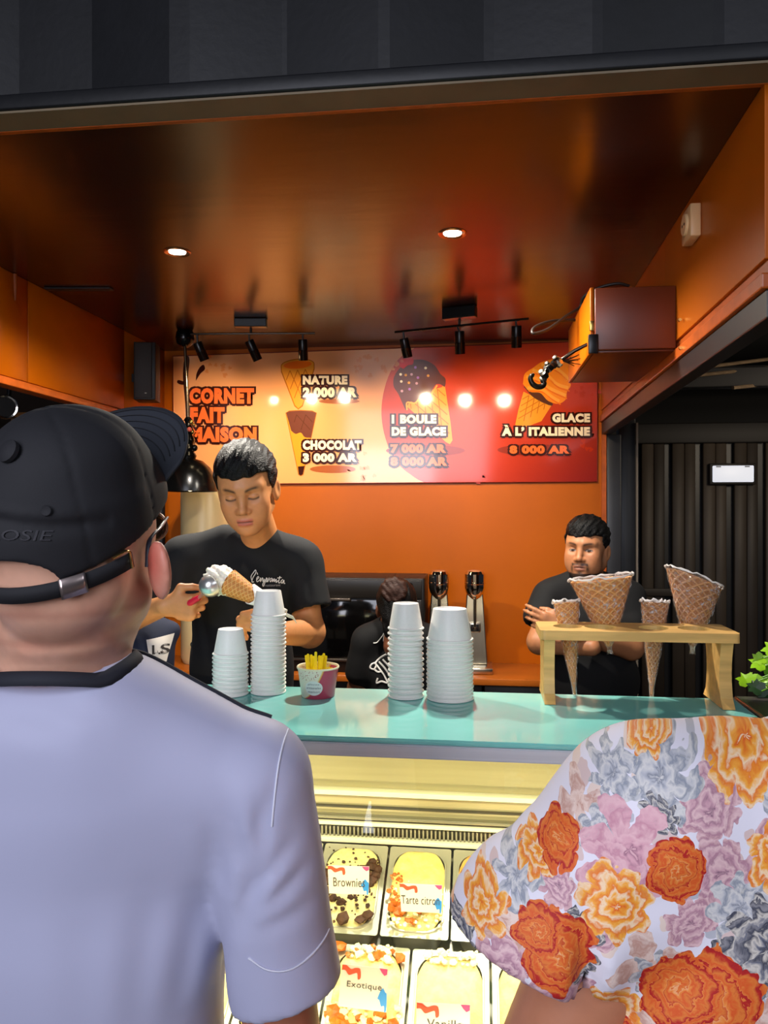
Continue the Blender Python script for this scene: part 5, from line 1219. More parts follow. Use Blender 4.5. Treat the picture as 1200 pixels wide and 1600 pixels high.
# held cone with a scoop of ice cream and a napkin
ct, cb = P(357, 910, 1.985), P(446, 958, 1.955)
hc = held_cone('held_waffle_cone', ct, cb, lambda f: max(.003, .036*(1-f)**.92), WAFM, 'waffle cone with white ice cream held out by the server', (10, 15), group=None, film=False, cat='ice cream cone')
rsn = np.random.RandomState(5); ph = rsn.rand(8)*6
icf = fold([el(P(343, 902, 1.985), (.034, .034, .030)), el(P(352, 908, 1.985), (.028, .03, .030), .02), el(P(335, 908, 1.98), (.026, .026, .026), .02), el(P(334, 892, 1.985), (.012, .012, .013), .012), el(P(352, 920, 1.98), (.018, .018, .018), .012), el(P(336, 925, 1.975), (.008, .008, .010), .01), ripple((210, 130, 260), .0016, 1), ripple((-330, 90, 180), .0012, 2), ripple((520, 300, -410), .0008, 3)])
sculpt('ice_cream', [(icf, *around([P(343, 905, 1.985)], .065), .0028)], mat('ice_white', '#f4efdc', .5, bump=(200, .5, .003), sss=.1), hc, None, 0)
nk = empty('paper_napkin', P(405, 930, 1.97), 'white paper napkin wrapped around the held cone', 'napkin')
ax = (cb-ct).normalized(); u = RT-ax*RT.dot(ax); u.normalize(); v_ = ax.cross(u)
vs_, fs = [], []
for i in range(9):
    f_ = .44+.07*i
    for k in range(25):
        t = 2*PI*k/24; rr = max(.006, .036*(1-f_)**.92)+.004+.003*math.sin(5*t+i*.7)*(1-i/9); p_ = ct.lerp(cb, f_)-ax*(.014*math.sin(t*2+.6) if i == 0 else 0); vs_.append(p_+(u*math.cos(t)+v_*math.sin(t))*rr)
for i in range(8):
    for k in range(24): a = i*25+k; fs.append((a, a+1, a+26, a+25))
NAP = mat('napkin_paper', '#f3f0e8', .8, bump=(60, .3, .003))
o_ = link_mesh('wrap', mesh_of(vs_, fs), NAP, nk, smooth=True); o_.modifiers.new('t', 'SOLIDIFY').thickness = .0008
tl_ = [P(440, 955, 1.96), P(450, 962, 1.95), P(458, 965, 1.95), P(463, 973, 1.95)]
vs_ = []; fs = []
for i, p_ in enumerate(tl_):
    vs_ += [p_+UP*.006*(1-i*.15), p_-UP*.006*(1-i*.15)+FW*.006]
for i in range(3): fs.append((2*i, 2*i+2, 2*i+3, 2*i+1))
o_ = link_mesh('loose_corner', mesh_of(vs_, fs), NAP, nk, smooth=True); o_.modifiers.new('t', 'SOLIDIFY').thickness = .0008

# ------------------------------------------------------------------ bearded server with crossed arms
o2 = P(916, 858, 3.0); R2_ = hframe(-.40, -.02, .03); Rn2 = npM(R2_)
p2 = empty('person', (o2.x, o2.y+.05, 0), 'bearded man in a black t-shirt standing with his arms crossed', 'person')
SL, SR = P(858, 934, 3.06), P(980, 934, 3.04)
EL1, WL = P(843, 1003, 2.98), P(925, 1012, 2.84); ER, WR = P(986, 1012, 2.98), P(884, 985, 2.83)
tor2 = [el(P(920, 975, 3.07), (.185, .115, .16)), el(P(922, 1060, 3.07), (.19, .14, .2), .06), rc(SL, P(895, 912, 3.06), .062, .055, .05), rc(SR, P(938, 912, 3.06), .062, .055, .05), el(P(922, 1140, 3.08), (.18, .13, .16), .06)]
slv = [rc(SL, P(846, 965, 3.03), .064, .072, .04), rc(SR, P(989, 970, 3.01), .064, .072, .04)]
shirt2 = fold(tor2+slv+[fline(P(870, 930, 2.95), P(900, 1000, 2.9), .02, .010), ripple((18, 9, 30), .002), ripple((50, 0, -22), .001), sub(el(P(914, 884, 2.98), (.062, .085, .075)), .006), sub(rc(P(846, 972, 3.03), P(846, 972, 3.03).lerp(EL1, .4), .050, .050), .004), sub(rc(P(988, 977, 3.0), P(988, 977, 3.0).lerp(ER, .4), .050, .050), .004)])
shirt2 = hem(hem(shirt2, [rc(P(846, 965, 3.03), EL1, .07, .07)], P(845, 977, 3.02), EL1-SL, fold(tor2)), [rc(P(989, 970, 3.01), ER, .07, .07)], P(988, 982, 3.0), ER-SR, fold(tor2))
sculpt('t_shirt', [(shirt2, *around([P(815, 885, 3.2), P(1015, 1180, 2.9)], .04), .008)], TEEB, p2)
SK2 = rgb('#b47850')
h2 = fold(head_prims(1.08, .006)+neck_prims(-.19, -.05, .060)); h2w = local(h2, o2, Rn2)
arml = fold([rc(SL+V3(0, 0, -.03), EL1, .050, .045), rc(EL1, WL, .047, .031, .02)]+hand_prims(WL, (RT*.55+UP*.1+FW*.8), FW*.5-RT*.5, UP, .9, (.5, .5, .5, .5), .5))
armr = fold([rc(SR+V3(0, 0, -.03), ER, .050, .045), rc(ER, WR, .047, .031, .02)]+hand_prims(WR, (-RT*.9+UP*.35), FW*.95, UP, .95, (.45, .5, .5, .55), .6))
def col2(v):
    l = (v-A3(o2)) @ Rn2; c = face_col(l, SK2, rgb('#8c5548'), (.02, .012, .01), 'open', .9); far_ = (l[:, 2] < -.125) | (np.abs(l[:, 0]) > .12) | (l[:, 1] < -.12); c[far_] = A3(SK2)
    c[(l[:, 2] < -.16) | (np.abs(l[:, 0]) > .15)] = A3(SK2)*.9
    return c
hb = around([o2+V3(-.12, -.15, -.24), o2+V3(.12, .13, .15)], 0)
sculpt('body', [(h2w, hb[0], hb[1], .003), (arml, *around([SL, EL1, WL, WL+RT*.17+UP*.06], .08), .006), (armr, *around([SR, ER, WR, WR-RT*.17+UP*.08], .08), .006), (shift(fold(tor2), .012), *around([P(840, 900, 2.9), P(1000, 1180, 3.2)], .03), .014)], SKIN, p2, col2, 1)
hf2 = hair_field(line=.052, vol=.011, side=-.012, tuft=.003); sculpt('hair', [(local(hf2, o2, Rn2), o2-V3(.14, .16, .14), o2+V3(.14, .16, .18), .004)], HAIR, p2, None, 0)
er_ = o2+R2_ @ V3(-.082, -.012, .012); lathe('ear_stud', [(0, -.003), (.003, 0), (0, .003)], er_ if er_.x > o2.x else o2+R2_ @ V3(.082, -.012, .012), mat('stud_silver', '#e0dcd8', .15, 1), p2, seg=8)
legs(p2, P(922, 1150, 3.08), 0); shoe_mesh(p2, (P(922, 1150, 3.08).x, P(922, 1150, 3.08).y, 0), -.3)

# ------------------------------------------------------------------ person with a bun, from behind, seated
o3 = P(620, 950, 3.30); R3_ = hframe(PI, -.15, 0); Rn3 = npM(R3_)
p3 = empty('person', (o3.x, o3.y, 0), 'person with a brown hair bun in a black t-shirt seen from behind', 'person')
SL, SR = P(571, 1000, 3.32), P(672, 1000, 3.32)
tor3 = [el(P(620, 1045, 3.36), (.155, .10, .17)), el(P(620, 1130, 3.36), (.16, .115, .18), .06), rc(SL, P(604, 976, 3.33), .052, .045, .05), rc(SR, P(638, 976, 3.33), .052, .045, .05), rc(P(608, 988, 3.31), P(634, 988, 3.31), .054, .054, .03)]
E3l, E3r = P(556, 1075, 3.38), P(690, 1075, 3.38); W3l, W3r = P(585, 1070, 3.58), P(660, 1070, 3.58)
shirt3 = fold(tor3+[rc(SL, P(560, 1050, 3.35), .056, .060, .04), rc(SR, P(684, 1050, 3.35), .056, .060, .04), ripple((18, 9, 30), .002), fline(P(590, 1030, 3.2), P(600, 1090, 3.2), .02, .008)])
sculpt('t_shirt', [(shirt3, *around([P(535, 950, 3.45), P(700, 1180, 3.2)], .04), .009)], TEEB, p3)
SK3 = rgb('#7a4a32')
h3 = local(fold(head_prims(.95, 0)+neck_prims(-.16, -.03, .048)), o3, Rn3)
a3 = [fold([rc(s_, e_, .042, .036), rc(e_, w_, .036, .025, .02)]+hand_prims(w_, FW*.9, -UP, RT*sg, .85, (.4,)*4)) for s_, e_, w_, sg in ((SL, E3l, W3l, 1), (SR, E3r, W3r, -1))]
thigh = [fold([el(P(620, 1190, 3.36), (.15, .12, .10)), rc(P(602, 1200, 3.38), P(606, 1185, 3.70), .075, .06, .03), rc(P(640, 1200, 3.38), P(636, 1185, 3.70), .075, .06, .03)])]
hb = around([o3+V3(-.12, -.14, -.2), o3+V3(.12, .14, .15)], 0)
sculpt('body', [(h3, hb[0], hb[1], .005)]+[(a3[i], *around([s_, e_, w_, w_+FW*.14], .06), .007) for i, (s_, e_, w_) in enumerate(((SL, E3l, W3l), (SR, E3r, W3r)))], SKIN, p3, lambda v: np.tile(A3(SK3), (len(v), 1)), 1)
def hair3(p):
    d = fold([el((0, -.016, .036), (.086, .104, .094)), el((0, -.07, -.03), (.055, .04, .05), .03), el((0, -.055, -.085), (.052, .045, .055), .03), ripple((260, 40, 60), .0012), ripple((90, 200, -60), .0012)])(p); return smax(d, smin(.035-p[:, 2], p[:, 1]-.02, .002), .01)
hr3 = sculpt('hair', [(local(hair3, o3, Rn3), o3-V3(.14, .16, .14), o3+V3(.14, .16, .18), .006)], HAIR, p3, None, 0)
bc = P(616, 921, 3.22); BUN = mat('bun_brown', '#3a1d10', .5, noise=(30, .4), bump=(120, .8, .004), stretch=(1, 1, 3))
pr = [el(bc, (.050, .045, .050))]
for k in range(9):
    a = k*.72; pr.append(rc(bc+V3(.042*math.cos(a), -.02, .04*math.sin(a)), bc+V3(.042*math.cos(a+.6), -.022, .04*math.sin(a+.6)), .016, .014, .008))
bun_f = fold(pr+[ripple((240, 100, 180), .0015)]); sculpt('hair_bun', [(bun_f, *around([bc], .085), .005)], BUN, p3, None, 0)
mes = []
for k in range(16):
    a = random.uniform(.2, 2.9); b_ = bc+V3(.045*math.cos(a), random.uniform(-.02, .02), .045*math.sin(a)); mes.append(tube_mesh([b_, b_+V3(.02*math.cos(a)+random.uniform(-.01, .01), 0, .025*math.sin(a))], [.0008, .0003], 4))
tag(link_mesh('loose_strands', join_meshes(mes), BUN, p3), kind='stuff')
decal(p3, 'back_script', [[(583, 1009), (589, 1008), (597, 998), (601, 991), (599, 1006), (605, 996), (608, 991), (605, 1005), (610, 1004), (616, 998)], [(618, 1005), (622, 999), (626, 1005), (632, 1000)]], 1.6, WHT, shirt3, 3.2)
decal(p3, 'back_emblem', [[(586, 1042), (594, 1034), (604, 1028), (616, 1026), (628, 1028)], [(586, 1043), (592, 1050), (600, 1060), (606, 1072)], [(586, 1042), (580, 1044), (578, 1050), (584, 1052), (588, 1046)], [(584, 1052), (590, 1056), (596, 1055)], [(590, 1066), (588, 1074), (596, 1071), (606, 1073)], [(592, 1040), (602, 1050), (610, 1062)], [(598, 1036), (606, 1044), (614, 1054)], [(606, 1032), (616, 1040), (620, 1052)]], 3.0, WHT, shirt3, 3.2)
def leg3(p): return thigh[0](p)
shn = fold([rc(P(606, 1185, 3.70), V3(P(606, 1185, 3.70).x, 3.66, .09), .056, .044), rc(P(636, 1185, 3.70), V3(P(636, 1185, 3.70).x, 3.66, .09), .056, .044)])
sculpt('trousers', [(blend(thigh[0], shn, .03), *around([P(560, 1120, 3.3), V3(P(680, 1100, 3.75).x, 3.78, .05)], .06), .016)], TROU, p3)
st = P(620, 1190, 3.36); zs_ = st.z-.105
stl = empty('stool', (st.x, st.y, 0), 'round black stool under the seated person with the bun', 'stool')
lathe('seat', [(0, zs_-.03), (.15, zs_-.03), (.16, zs_-.015), (.15, zs_), (0, zs_)], (st.x, st.y, 0), BLK, stl)
for k in range(4):
    a = PI/4+k*PI/2; tube('leg', [(st.x+.10*math.cos(a), st.y+.10*math.sin(a), zs_-.03), (st.x+.15*math.cos(a), st.y+.15*math.sin(a), 0)], .011, GUN, stl)

# ------------------------------------------------------------------ navy garment with a printed patch hung behind the server
NAVY = mat('navy_cloth', '#1b2238', .85, noise=(10, .15), bump=(700, .15, .001))
cc = P(228, 1025, 2.40); ng = empty('navy_garment', (cc.x, cc.y, 0), 'navy cloth bundle with a white LS patch behind the server', 'garment')
nf = fold([el(P(232, 1010, 2.44), (.085, .07, .10)), el(P(228, 1110, 2.45), (.10, .08, .20), .06), rc(P(200, 975, 2.46), P(268, 985, 2.46), .035, .03, .04), fline(P(215, 990, 2.35), P(250, 1060, 2.35), .016, .008), ripple((30, 10, 16), .003)])
sculpt('cloth', [(nf, *around([P(175, 930, 2.55), P(285, 1260, 2.35)], .05), .008)], NAVY, ng)
tube('support_post', [(cc.x, cc.y+.04, 0), (cc.x, cc.y+.04, P(228, 1100, 2.4).z)], .016, BLK, ng)
lathe('support_foot', [(.14, .002), (.14, .02), (.02, .03), (0, .03)], (cc.x, cc.y+.04, 0), BLK, ng)
def on(q_, f, off, zc): return [Vector(x) for x in project([P(x, y, zc) for x, y in q_], FW, f, off).tolist()]
n_ = 8; quad = [(230, 999), (266, 993), (258, 1035), (236, 1032)]
vs_, fs = [], []
grid = []
for j in range(n_+1):
    for i in range(n_+1):
        u_, w_ = i/n_, j/n_; x = (quad[0][0]*(1-u_)+quad[1][0]*u_)*(1-w_)+(quad[3][0]*(1-u_)+quad[2][0]*u_)*w_; y = (quad[0][1]*(1-u_)+quad[1][1]*u_)*(1-w_)+(quad[3][1]*(1-u_)+quad[2][1]*u_)*w_; grid.append((x, y))
for j in range(n_):
    for i in range(n_): a = j*(n_+1)+i; fs.append((a, a+1, a+n_+2, a+n_+1))
o_ = link_mesh('patch', mesh_of(on(grid, nf, .0015, 2.38), fs), mat('patch_white', '#e3ddd4', .7), ng, smooth=True)
text_on(ng, 'patch_letters', 'LS', (239, 1007, 262, 1022), 2.38, nf, INK, 0, .02, .003); text_on(ng, 'patch_small_letters', 'L A', (247, 1016, 255, 1020), 2.38, nf, INK, 0, 0, .003)
# ------------------------------------------------------------------ customer in the white t-shirt and cap
SKA = rgb('#dca88e')
oA = P(122, 856, .80); RA = hframe(PI+.05, .24, .0); RC = hframe(PI-.10, .30, 0); RnC = npM(RC); RnA = npM(RA)
pA = empty('person', (P(95, 1300, .9).x, P(95, 1300, .9).y, 0), 'customer in a white t-shirt and black cap seen from behind', 'person')
CXp = 92
SR, SLm = P(393, 1214, .84), P(2*CXp-393, 1214, .84)
torA = [el(P(CXp, 1185, .845), (.170, .095, .110)), el(P(CXp, 1340, .885), (.207, .115, .20), .08), el(P(CXp, 1640, .91), (.202, .120, .30), .08), rc(P(CXp-50, 1114, .808), P(CXp+50, 1114, .808), .056, .056, .05)]
for s, S in ((1, SR), (-1, SLm)): torA += [rc(S, P(CXp+s*105, 1122, .84), .062, .052, .05), el(P(CXp+s*190, 1250, .845), (.075, .05, .085), .05)]
H1 = P(450, 1560, .85); H1m = P(2*CXp-450, 1560, .85)
slvA = [rc(SR, H1, .063, .0615, .012)]; slvAm = [rc(SLm, H1m, .063, .0615, .012)]
EA, WA = P(452, 1680, .87), P(430, 1790, 1.02)
foldsA = [fline(P(374, 1450, .79), P(410, 1330, .775), .011, .010), fline(P(410, 1335, .775), P(400, 1250, .775), .010, .008), fline(P(392, 1405, .78), P(450, 1325, .775), .009, .008), fline(P(392, 1435, .78), P(478, 1365, .78), .009, .007), fline(P(398, 1455, .78), P(490, 1420, .79), .010, .005), fline(P(388, 1400, .775), P(352, 1240, .77), .012, .008), fline(P(352, 1420, .775), P(326, 1280, .77), .014, .007), fline(P(410, 1300, .775), P(430, 1220, .78), .010, .004),
          fline(P(300, 1420, .775), P(262, 1620, .78), .016, .008), fline(P(342, 1440, .78), P(318, 1620, .79), .014, .010), fline(P(230, 1400, .77), P(205, 1640, .78), .02, .006), fline(P(130, 1420, .77), P(140, 1640, .78), .025, .004), fline(P(120, 1130, .78), P(20, 1110, .78), .012, .003), fline(P(180, 1110, .78), P(120, 1095, .78), .010, .003), ripple((22, 6, 9), .0016), ripple((9, 4, 26), .0014, 1.2)]
shirtA0 = fold(torA+slvA+slvAm+foldsA+[sub(el(P(98, 1012, .825), (.068, .068, .050)), .006), sub(rc(P(448, 1540, .85), EA, .0535, .053), .003)])
hemN = RT*.26-UP*.96-FW*.10
shirtA = hem(hem(shirtA0, [rc(H1, EA, .075, .075)], P(449, 1548, .85), hemN, fold(torA)), [rc(H1m, P(2*CXp-452, 1680, .87), .075, .075)], P(2*CXp-449, 1548, .85), -RT*.26-UP*.96, fold(torA))
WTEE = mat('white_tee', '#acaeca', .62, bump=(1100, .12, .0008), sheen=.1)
lo, hi = around([P(-330, 1010, .85), P(560, 1010, .70), P(90, 1600, 1.05)], .02); lo[2] = 1.6-.72*.9
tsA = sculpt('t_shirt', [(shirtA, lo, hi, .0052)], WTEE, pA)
# raised stitch line at the sleeve hem and the armhole seam
def on_shirt(pts, zc, off=.0005):
    q = [P(x, y, zc) for x, y in spl(pts, 6)]; ok = hits(q, FW, shirtA); return [Vector(x) for x in project(q, FW, shirtA, off)[ok].tolist()]
SEAM = mat('seam_white', '#d3d6e6', .6)
tube('hem_stitch', on_shirt([(378, 1530), (410, 1548), (450, 1550), (495, 1530), (522, 1506)], .75), .0011, SEAM, tsA, 6)
tube('armhole_seam', on_shirt([(436, 1165), (428, 1200), (422, 1260), (418, 1310)], .75), .0010, SEAM, tsA, 6)
DKN = mat('collar_dark', '#20222c', .8)
tube('shoulder_piping', [Vector(x) for x in project([P(x, y, .855) for x, y in spl([(203, 1030), (250, 1045), (310, 1070), (370, 1098), (424, 1128)], 6)], V3(0, 0, -1), shirtA, .0005, .04).tolist()], .0032, DKN, tsA, 8)
# ring collar
rcx = P(99, 1064, .818); ring = [rcx+RT*(.078*math.cos(t))+FW*(.073*math.sin(t))+UP*(-.022*math.sin(t)-.002) for t in [2*PI*k/40 for k in range(40)]]
zt_ = project([p+UP*.06 for p in ring], V3(0, 0, -1), shirtA, 0, .0)[:, 2]; ring = [V3(p.x, p.y, max(p.z, min(float(z), p.z+.03)+.003)) for p, z in zip(ring, zt_)]
bm = bmesh.new()
vv = [[bm.verts.new(p+UP*dz+(p-rcx).normalized()*dr) for p in ring] for dz, dr in ((-.009, .006), (0, .002), (.006, -.003), (.006, -.006), (0, -.004), (-.009, 0))]
for i in range(6):
    for k in range(40): bm.faces.new((vv[i][k], vv[i][(k+1) % 40], vv[(i+1) % 6][(k+1) % 40], vv[(i+1) % 6][k]))
me = from_bm(bm); link_mesh('collar', me, DKN, tsA, smooth=True)
lbl = [(50, 1130), (110, 1132), (110, 1152), (50, 1150)]
# skin: head, neck with folds, arm
neckA = [rc(P(118, 905, .835), P(98, 1070, .84), .064, .070, .02), el(P(95, 985, .80), (.062, .05, .034), .02), el(P(100, 930, .80), (.060, .05, .026), .02),
         fline(P(15, 953, .745), P(75, 958, .742), .0075, .008), fline(P(75, 958, .742), P(125, 962, .75), .007, .005), fline(P(5, 1006, .74), P(70, 1012, .738), .0075, .008), fline(P(70, 1012, .738), P(150, 1004, .75), .007, .006), fline(P(150, 975, .75), P(200, 1010, .78), .008, .005), fline(P(20, 900, .75), P(110, 925, .745), .010, .0015)]
earA = [el((.094, -.024, -.016), (.0085, .022, .032), .004, npM(Matrix.Rotation(.75, 3, 'Z') @ Matrix.Rotation(.12, 3, 'X'))), sub(el((.100, -.010, -.012), (.006, .012, .018)), .006), el((-.088, -.022, -.016), (.0095, .021, .033), .006, npM(Matrix.Rotation(-.55, 3, 'Z')))]
hdA = fold([el((0, -.012, .040), (.074, .094, .082)), el((0, .028, -.030), (.060, .060, .080), .03), el((0, .02, .02), (.070, .07, .07), .02), el((0, -.05, -.025), (.066, .05, .05), .03), rc((.052, 0, -.05), (.016, .06, -.094), .02, .016, .025), rc((-.052, 0, -.05), (-.016, .06, -.094), .02, .016, .025), el((0, .066, -.062), (.03, .03, .04), .02), rc((0, .08, .018), (0, .1, -.028), .009, .011, .01)]+earA)
hA = local(hdA, oA, RnA); nA = fold(neckA)
skA = blend(hA, nA, .022)
armA = fold([rc(SR-UP*.05, EA, .048, .041), rc(EA, WA, .042, .03, .02)]+hand_prims(WA, FW*.6-UP*.7, -RT, FW*.7+UP*.6, .95, (.4,)*4))
armAm = fold([rc(SLm-UP*.05, P(2*CXp-452, 1680, .87), .048, .041), rc(P(2*CXp-452, 1680, .87), P(2*CXp-430, 1790, 1.02), .042, .03, .02)]+hand_prims(P(2*CXp-430, 1790, 1.02), FW*.6-UP*.7, RT, FW*.7+UP*.6, .95, (.4,)*4))
def colA(v):
    c = np.tile(A3(SKA), (len(v), 1)); l = (v-A3(oA)) @ RnA
    c = mixc(c, 1.1*gauss(l, (.094, -.02, -.005), (.02, .03, .03)), rgb('#c4574c')); c = mixc(c, .8*gauss(l, (.082, -.02, -.05), (.016, .02, .02)), rgb('#b8503f'))
    rs = np.random.RandomState(2); n_ = np.sin(v[:, 0]*60+3*np.sin(v[:, 2]*40))*np.sin(v[:, 2]*75+2*np.sin(v[:, 0]*33)); c = mixc(c, .25*np.clip(n_, 0, 1), rgb('#b8705c'))
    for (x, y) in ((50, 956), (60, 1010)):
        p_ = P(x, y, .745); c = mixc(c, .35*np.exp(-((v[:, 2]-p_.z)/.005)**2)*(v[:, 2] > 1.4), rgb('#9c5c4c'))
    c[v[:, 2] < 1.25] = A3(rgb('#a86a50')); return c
lo, hi = around([oA+V3(-.12, -.15, -.24), oA+V3(.13, .17, .13)], 0)
sculpt('body', [(skA, lo, hi, .0032), (armA, *around([SR, EA, WA, WA+FW*.12-UP*.16], .07), .007), (armAm, *around([SLm, P(2*CXp-452, 1680, .87), P(2*CXp-430, 1790, 1.02)-UP*.15+FW*.1], .07), .010), (shift(fold(torA), .012), *around([P(-230, 1080, .8), P(420, 1800, 1.05)], .03), .016)], SKIN, pA, colA, 2)
# cap
CAPM = mat('cap_cotton', '#1d1d22', .78, noise=(20, .15), bump=(1200, .2, .0008)); CAPB = mat('cap_brim_cotton', '#2b2e36', .75, bump=(1200, .2, .0008))
cap = empty('cap', oA, None, None, None, None, pA)
def cap_f(p):
    x, y, z = p[:, 0], p[:, 1], p[:, 2]
    d = fold([el((0, -.010, .030), (.0875, .1075, .105)), el((.012, -.004, .095), (.060, .066, .042), .05), el((0, .05, .05), (.072, .055, .06), .03)])(p)
    d = d+.0016*np.sin(70*z+30*x)*np.clip((z-.02)/.05, 0, 1)
    for a in (.25, 1.30, 2.35, 3.40, 4.45, 5.50):       # panel seams
        n = A3((math.cos(a), math.sin(a), 0)); t = A3((-math.sin(a), math.cos(a), 0)); q = p-A3((0, -.01, 0)); s = (q @ n > 0); d = d+np.where(s, .0016*np.exp(-((q @ t)/.0018)**2), 0)
    d = d+.0035*np.exp(-((z-.062+.25*(x-.02))/.006)**2)*(x > -.06)*(x < .08)*(y < .0)*np.clip((.08-np.abs(x-.02))/.04, 0, 1)-.0025*np.exp(-((z-.075+.25*(x-.02))/.008)**2)*(y < 0)*np.clip((.08-np.abs(x-.02))/.04, 0, 1)
    rim = .002+.19*(y+.1)
    d = smax(d, rim-z, .004)
    arch = el((0, -.115, .004), (.046, .05, .024))[0](p); d = smax(d, -arch, .004)
    inner = el((0, -.010, .026), (.078, .098, .092))[0](p); return smax(d, -smax(inner, z-.06, .01), .003)
cf = local(cap_f, oA, RnC)
crown = sculpt('crown', [(cf, oA-V3(.16, .16, .06), oA+V3(.16, .16, .19), .0036)], CAPM, cap, None, 1)
def hl(x, y, z): return oA+RC @ V3(x, y, z)
def hg(x, y, z): return oA+RA @ V3(x, y, z)
lathe('top_button', [(0, .0), (.011, .0), (.011, .004), (.006, .0065), (0, .007)], Vector(project([P(25, 708, .7)], FW, cf, .001).tolist()[0]), CAPM, cap, RA @ V3(-.35, -.75, .55), 16)
# brim
vs_, fs = [], []; nu, nv = 28, 8
for j in range(nv+1):
    for i in range(nu+1):
        a = (i/nu*2-1)*1.12; r = j/nv; bx_, by_ = .079*math.sin(a), .028+.066*math.cos(a); ext = .075*max(0, math.cos(a*1.25))**.6
        x, y = bx_+ext*r*math.sin(a)*.55, by_+ext*r; z = .082-.050*(a/1.12)**2*(.75+.25*r)+.038*r
        vs_.append(hl(x, y, z+.004*(1-r)))
for j in range(nv):
    for i in range(nu): a = j*(nu+1)+i; fs.append((a, a+1, a+nu+2, a+nu+1))
br = link_mesh('brim', mesh_of(vs_, fs), CAPB, cap, smooth=True); md = br.modifiers.new('t', 'SOLIDIFY'); md.thickness = .0032
for k in range(5):
    r = .3+.15*k; pts = []
    for i in range(3, nu-2):
        a = (i/nu*2-1)*1.12; ext = .075*max(0, math.cos(a*1.25))**.6; pts.append(hl(.079*math.sin(a)+ext*r*math.sin(a)*.55, .028+.066*math.cos(a)+ext*r, .082-.050*(a/1.12)**2*(.75+.25*r)+.038*r+.004*(1-r)+.0012))
    tube('brim_stitch', pts, .0006, CAPM, br, 4)
def band(a0, a1, z0, z1, off, m, name, parent, n=24):
    vs_, fs = [], []
    for i in range(n+1):
        a = math.radians(a0+(a1-a0)*i/n); rx, ry = .0865+off, .105+off; x, y = rx*math.sin(a), -.008-ry*math.cos(a)
        for zz in (z0, z1): vs_.append(hl(x, y, zz+.19*(y+.1)*.55))
    for i in range(n): fs.append((2*i, 2*i+2, 2*i+3, 2*i+1))
    o = link_mesh(name, mesh_of(vs_, fs), m, parent, smooth=True); md = o.modifiers.new('t', 'SOLIDIFY'); md.thickness = .0018; md.offset = 1; return o
st_ = band(-80, 74, -.0115, .004, .0005, CAPM, 'strap', cap)
SILV = mat('buckle_silver', '#b8a8a4', .28, .9)
band(31, 45, -.0135, .006, .0026, SILV, 'buckle', cap, 8)
BR = mat('buckle_brass', '#d8b878', .2, 1)
def bandpt(a, z, off=.003):
    a = math.radians(a); x, y = (.0865+off)*math.sin(a), -.008-(.105+off)*math.cos(a); return hl(x, y, z+.19*(y+.1)*.55)
tube('brass_loop', [bandpt(61, .008), bandpt(69, .009), bandpt(72, .006), bandpt(72, -.011)], .0016, BR, cap, 8)
text_on(cap, 'cap_embroidery', 'ROSIE', (2, 826, 95, 842), .70, cf, mat('embroidery_dark', '#2c2b31', .7), .15, 0, .0012, 2)
for (x, y) in ((88, 798),):
    q = Vector(project([P(x, y, .7)], FW, cf, .0005).tolist()[0]); lathe('eyelet', [(.002, 0), (.0045, .001), (.005, 0), (.004, -.001)], q, CAPM, cap, -FW, 14)
# glasses temples
gl_ = empty('glasses', oA, None, None, None, None, pA)
GM = mat('glasses_frame', '#3a3d4c', .35); GB = mat('temple_bronze', '#8a6a58', .3, .6)
for s in (1, -1):
    tube('temple', curve_pts([hg(s*.080, -.020, -.014), hg(s*.080, -.008, .010), hg(s*.078, .03, .014), hg(s*.062, .097, .008)], 5), [.0024]*6+[.0018]*10, GM, gl_, 6)
    tube('front_rim', [hg(s*(.034+.026*math.cos(t)), .098, -.002+.02*math.sin(t)) for t in [2*PI*k/20 for k in range(20)]], .002, GB, gl_, 6, True)
    lathe('lens', [(0, 0), (.022, 0), (.022, .001)], hg(s*.034, .098, -.002), mat('dark_lens', '#1a1714', .08, coat=.5), gl_, RA @ V3(0, 1, 0), 20)
hip = P(CXp, 1640, .92); hip = V3(hip.x, hip.y, .93); legs(pA, hip, 0, m=mat('grey_shorts', '#3a3c44', .85)); shoe_mesh(pA, (hip.x, hip.y, 0), PI)

# ------------------------------------------------------------------ customer in the floral shirt
pB = empty('person', (P(1390, 1400, .68).x, P(1390, 1400, .68).y, 0), 'customer in a floral print shirt at the right edge seen from behind', 'person')
S = P(1000, 1268, .62); CB = 1392; S2 = P(CB*2-985, 1264, .66)
HB = P(812, 1490, .605); EB, WB = P(800, 1790, .62), P(840, 1900, .78)
torB = [el(P(CB, 1352, .70), (.205, .105, .120)), el(P(CB, 1600, .71), (.245, .135, .28), .08), el(P(1065, 1590, .64), (.094, .085, .20), .06), rc(S, P(1310, 1268, .67), .060, .052, .05), rc(S2, P(CB+80, 1250, .67), .060, .052, .05), el(P(1130, 1352, .655), (.12, .075, .105), .06), rc(P(CB-45, 1232, .66), P(CB+45, 1232, .66), .056, .056, .03)]
slvB = [rc(S, HB, .063, .055, .04), el(P(815, 1435, .61), (.043, .047, .045), .05)]
fB = [fline(P(905, 1560, .58), P(900, 1440, .57), .012, .022), fline(P(900, 1440, .57), P(930, 1330, .56), .012, .008), fline(P(880, 1420, .56), P(800, 1330, .56), .012, .004), fline(P(950, 1400, .57), P(1080, 1360, .58), .016, .004), fline(P(1000, 1560, .58), P(1100, 1480, .58), .018, .004), ripple((20, 8, 14), .0022), ripple((11, 3, 30), .0018, .6)]
shB = fold(torB+slvB+[rc(S2, P(CB*2-900, 1480, .66), .062, .058, .04)]+fB+[sub(rc(HB+(S-HB)*.25, EB, .049, .049), .003), sub(el(P(CB+20, 1090, .68), (.062, .064, .05)), .006)])
shB = hem(shB, [rc(HB, EB, .08, .08)], P(802, 1470, .605), -RT*.40-UP*.92, fold(torB))
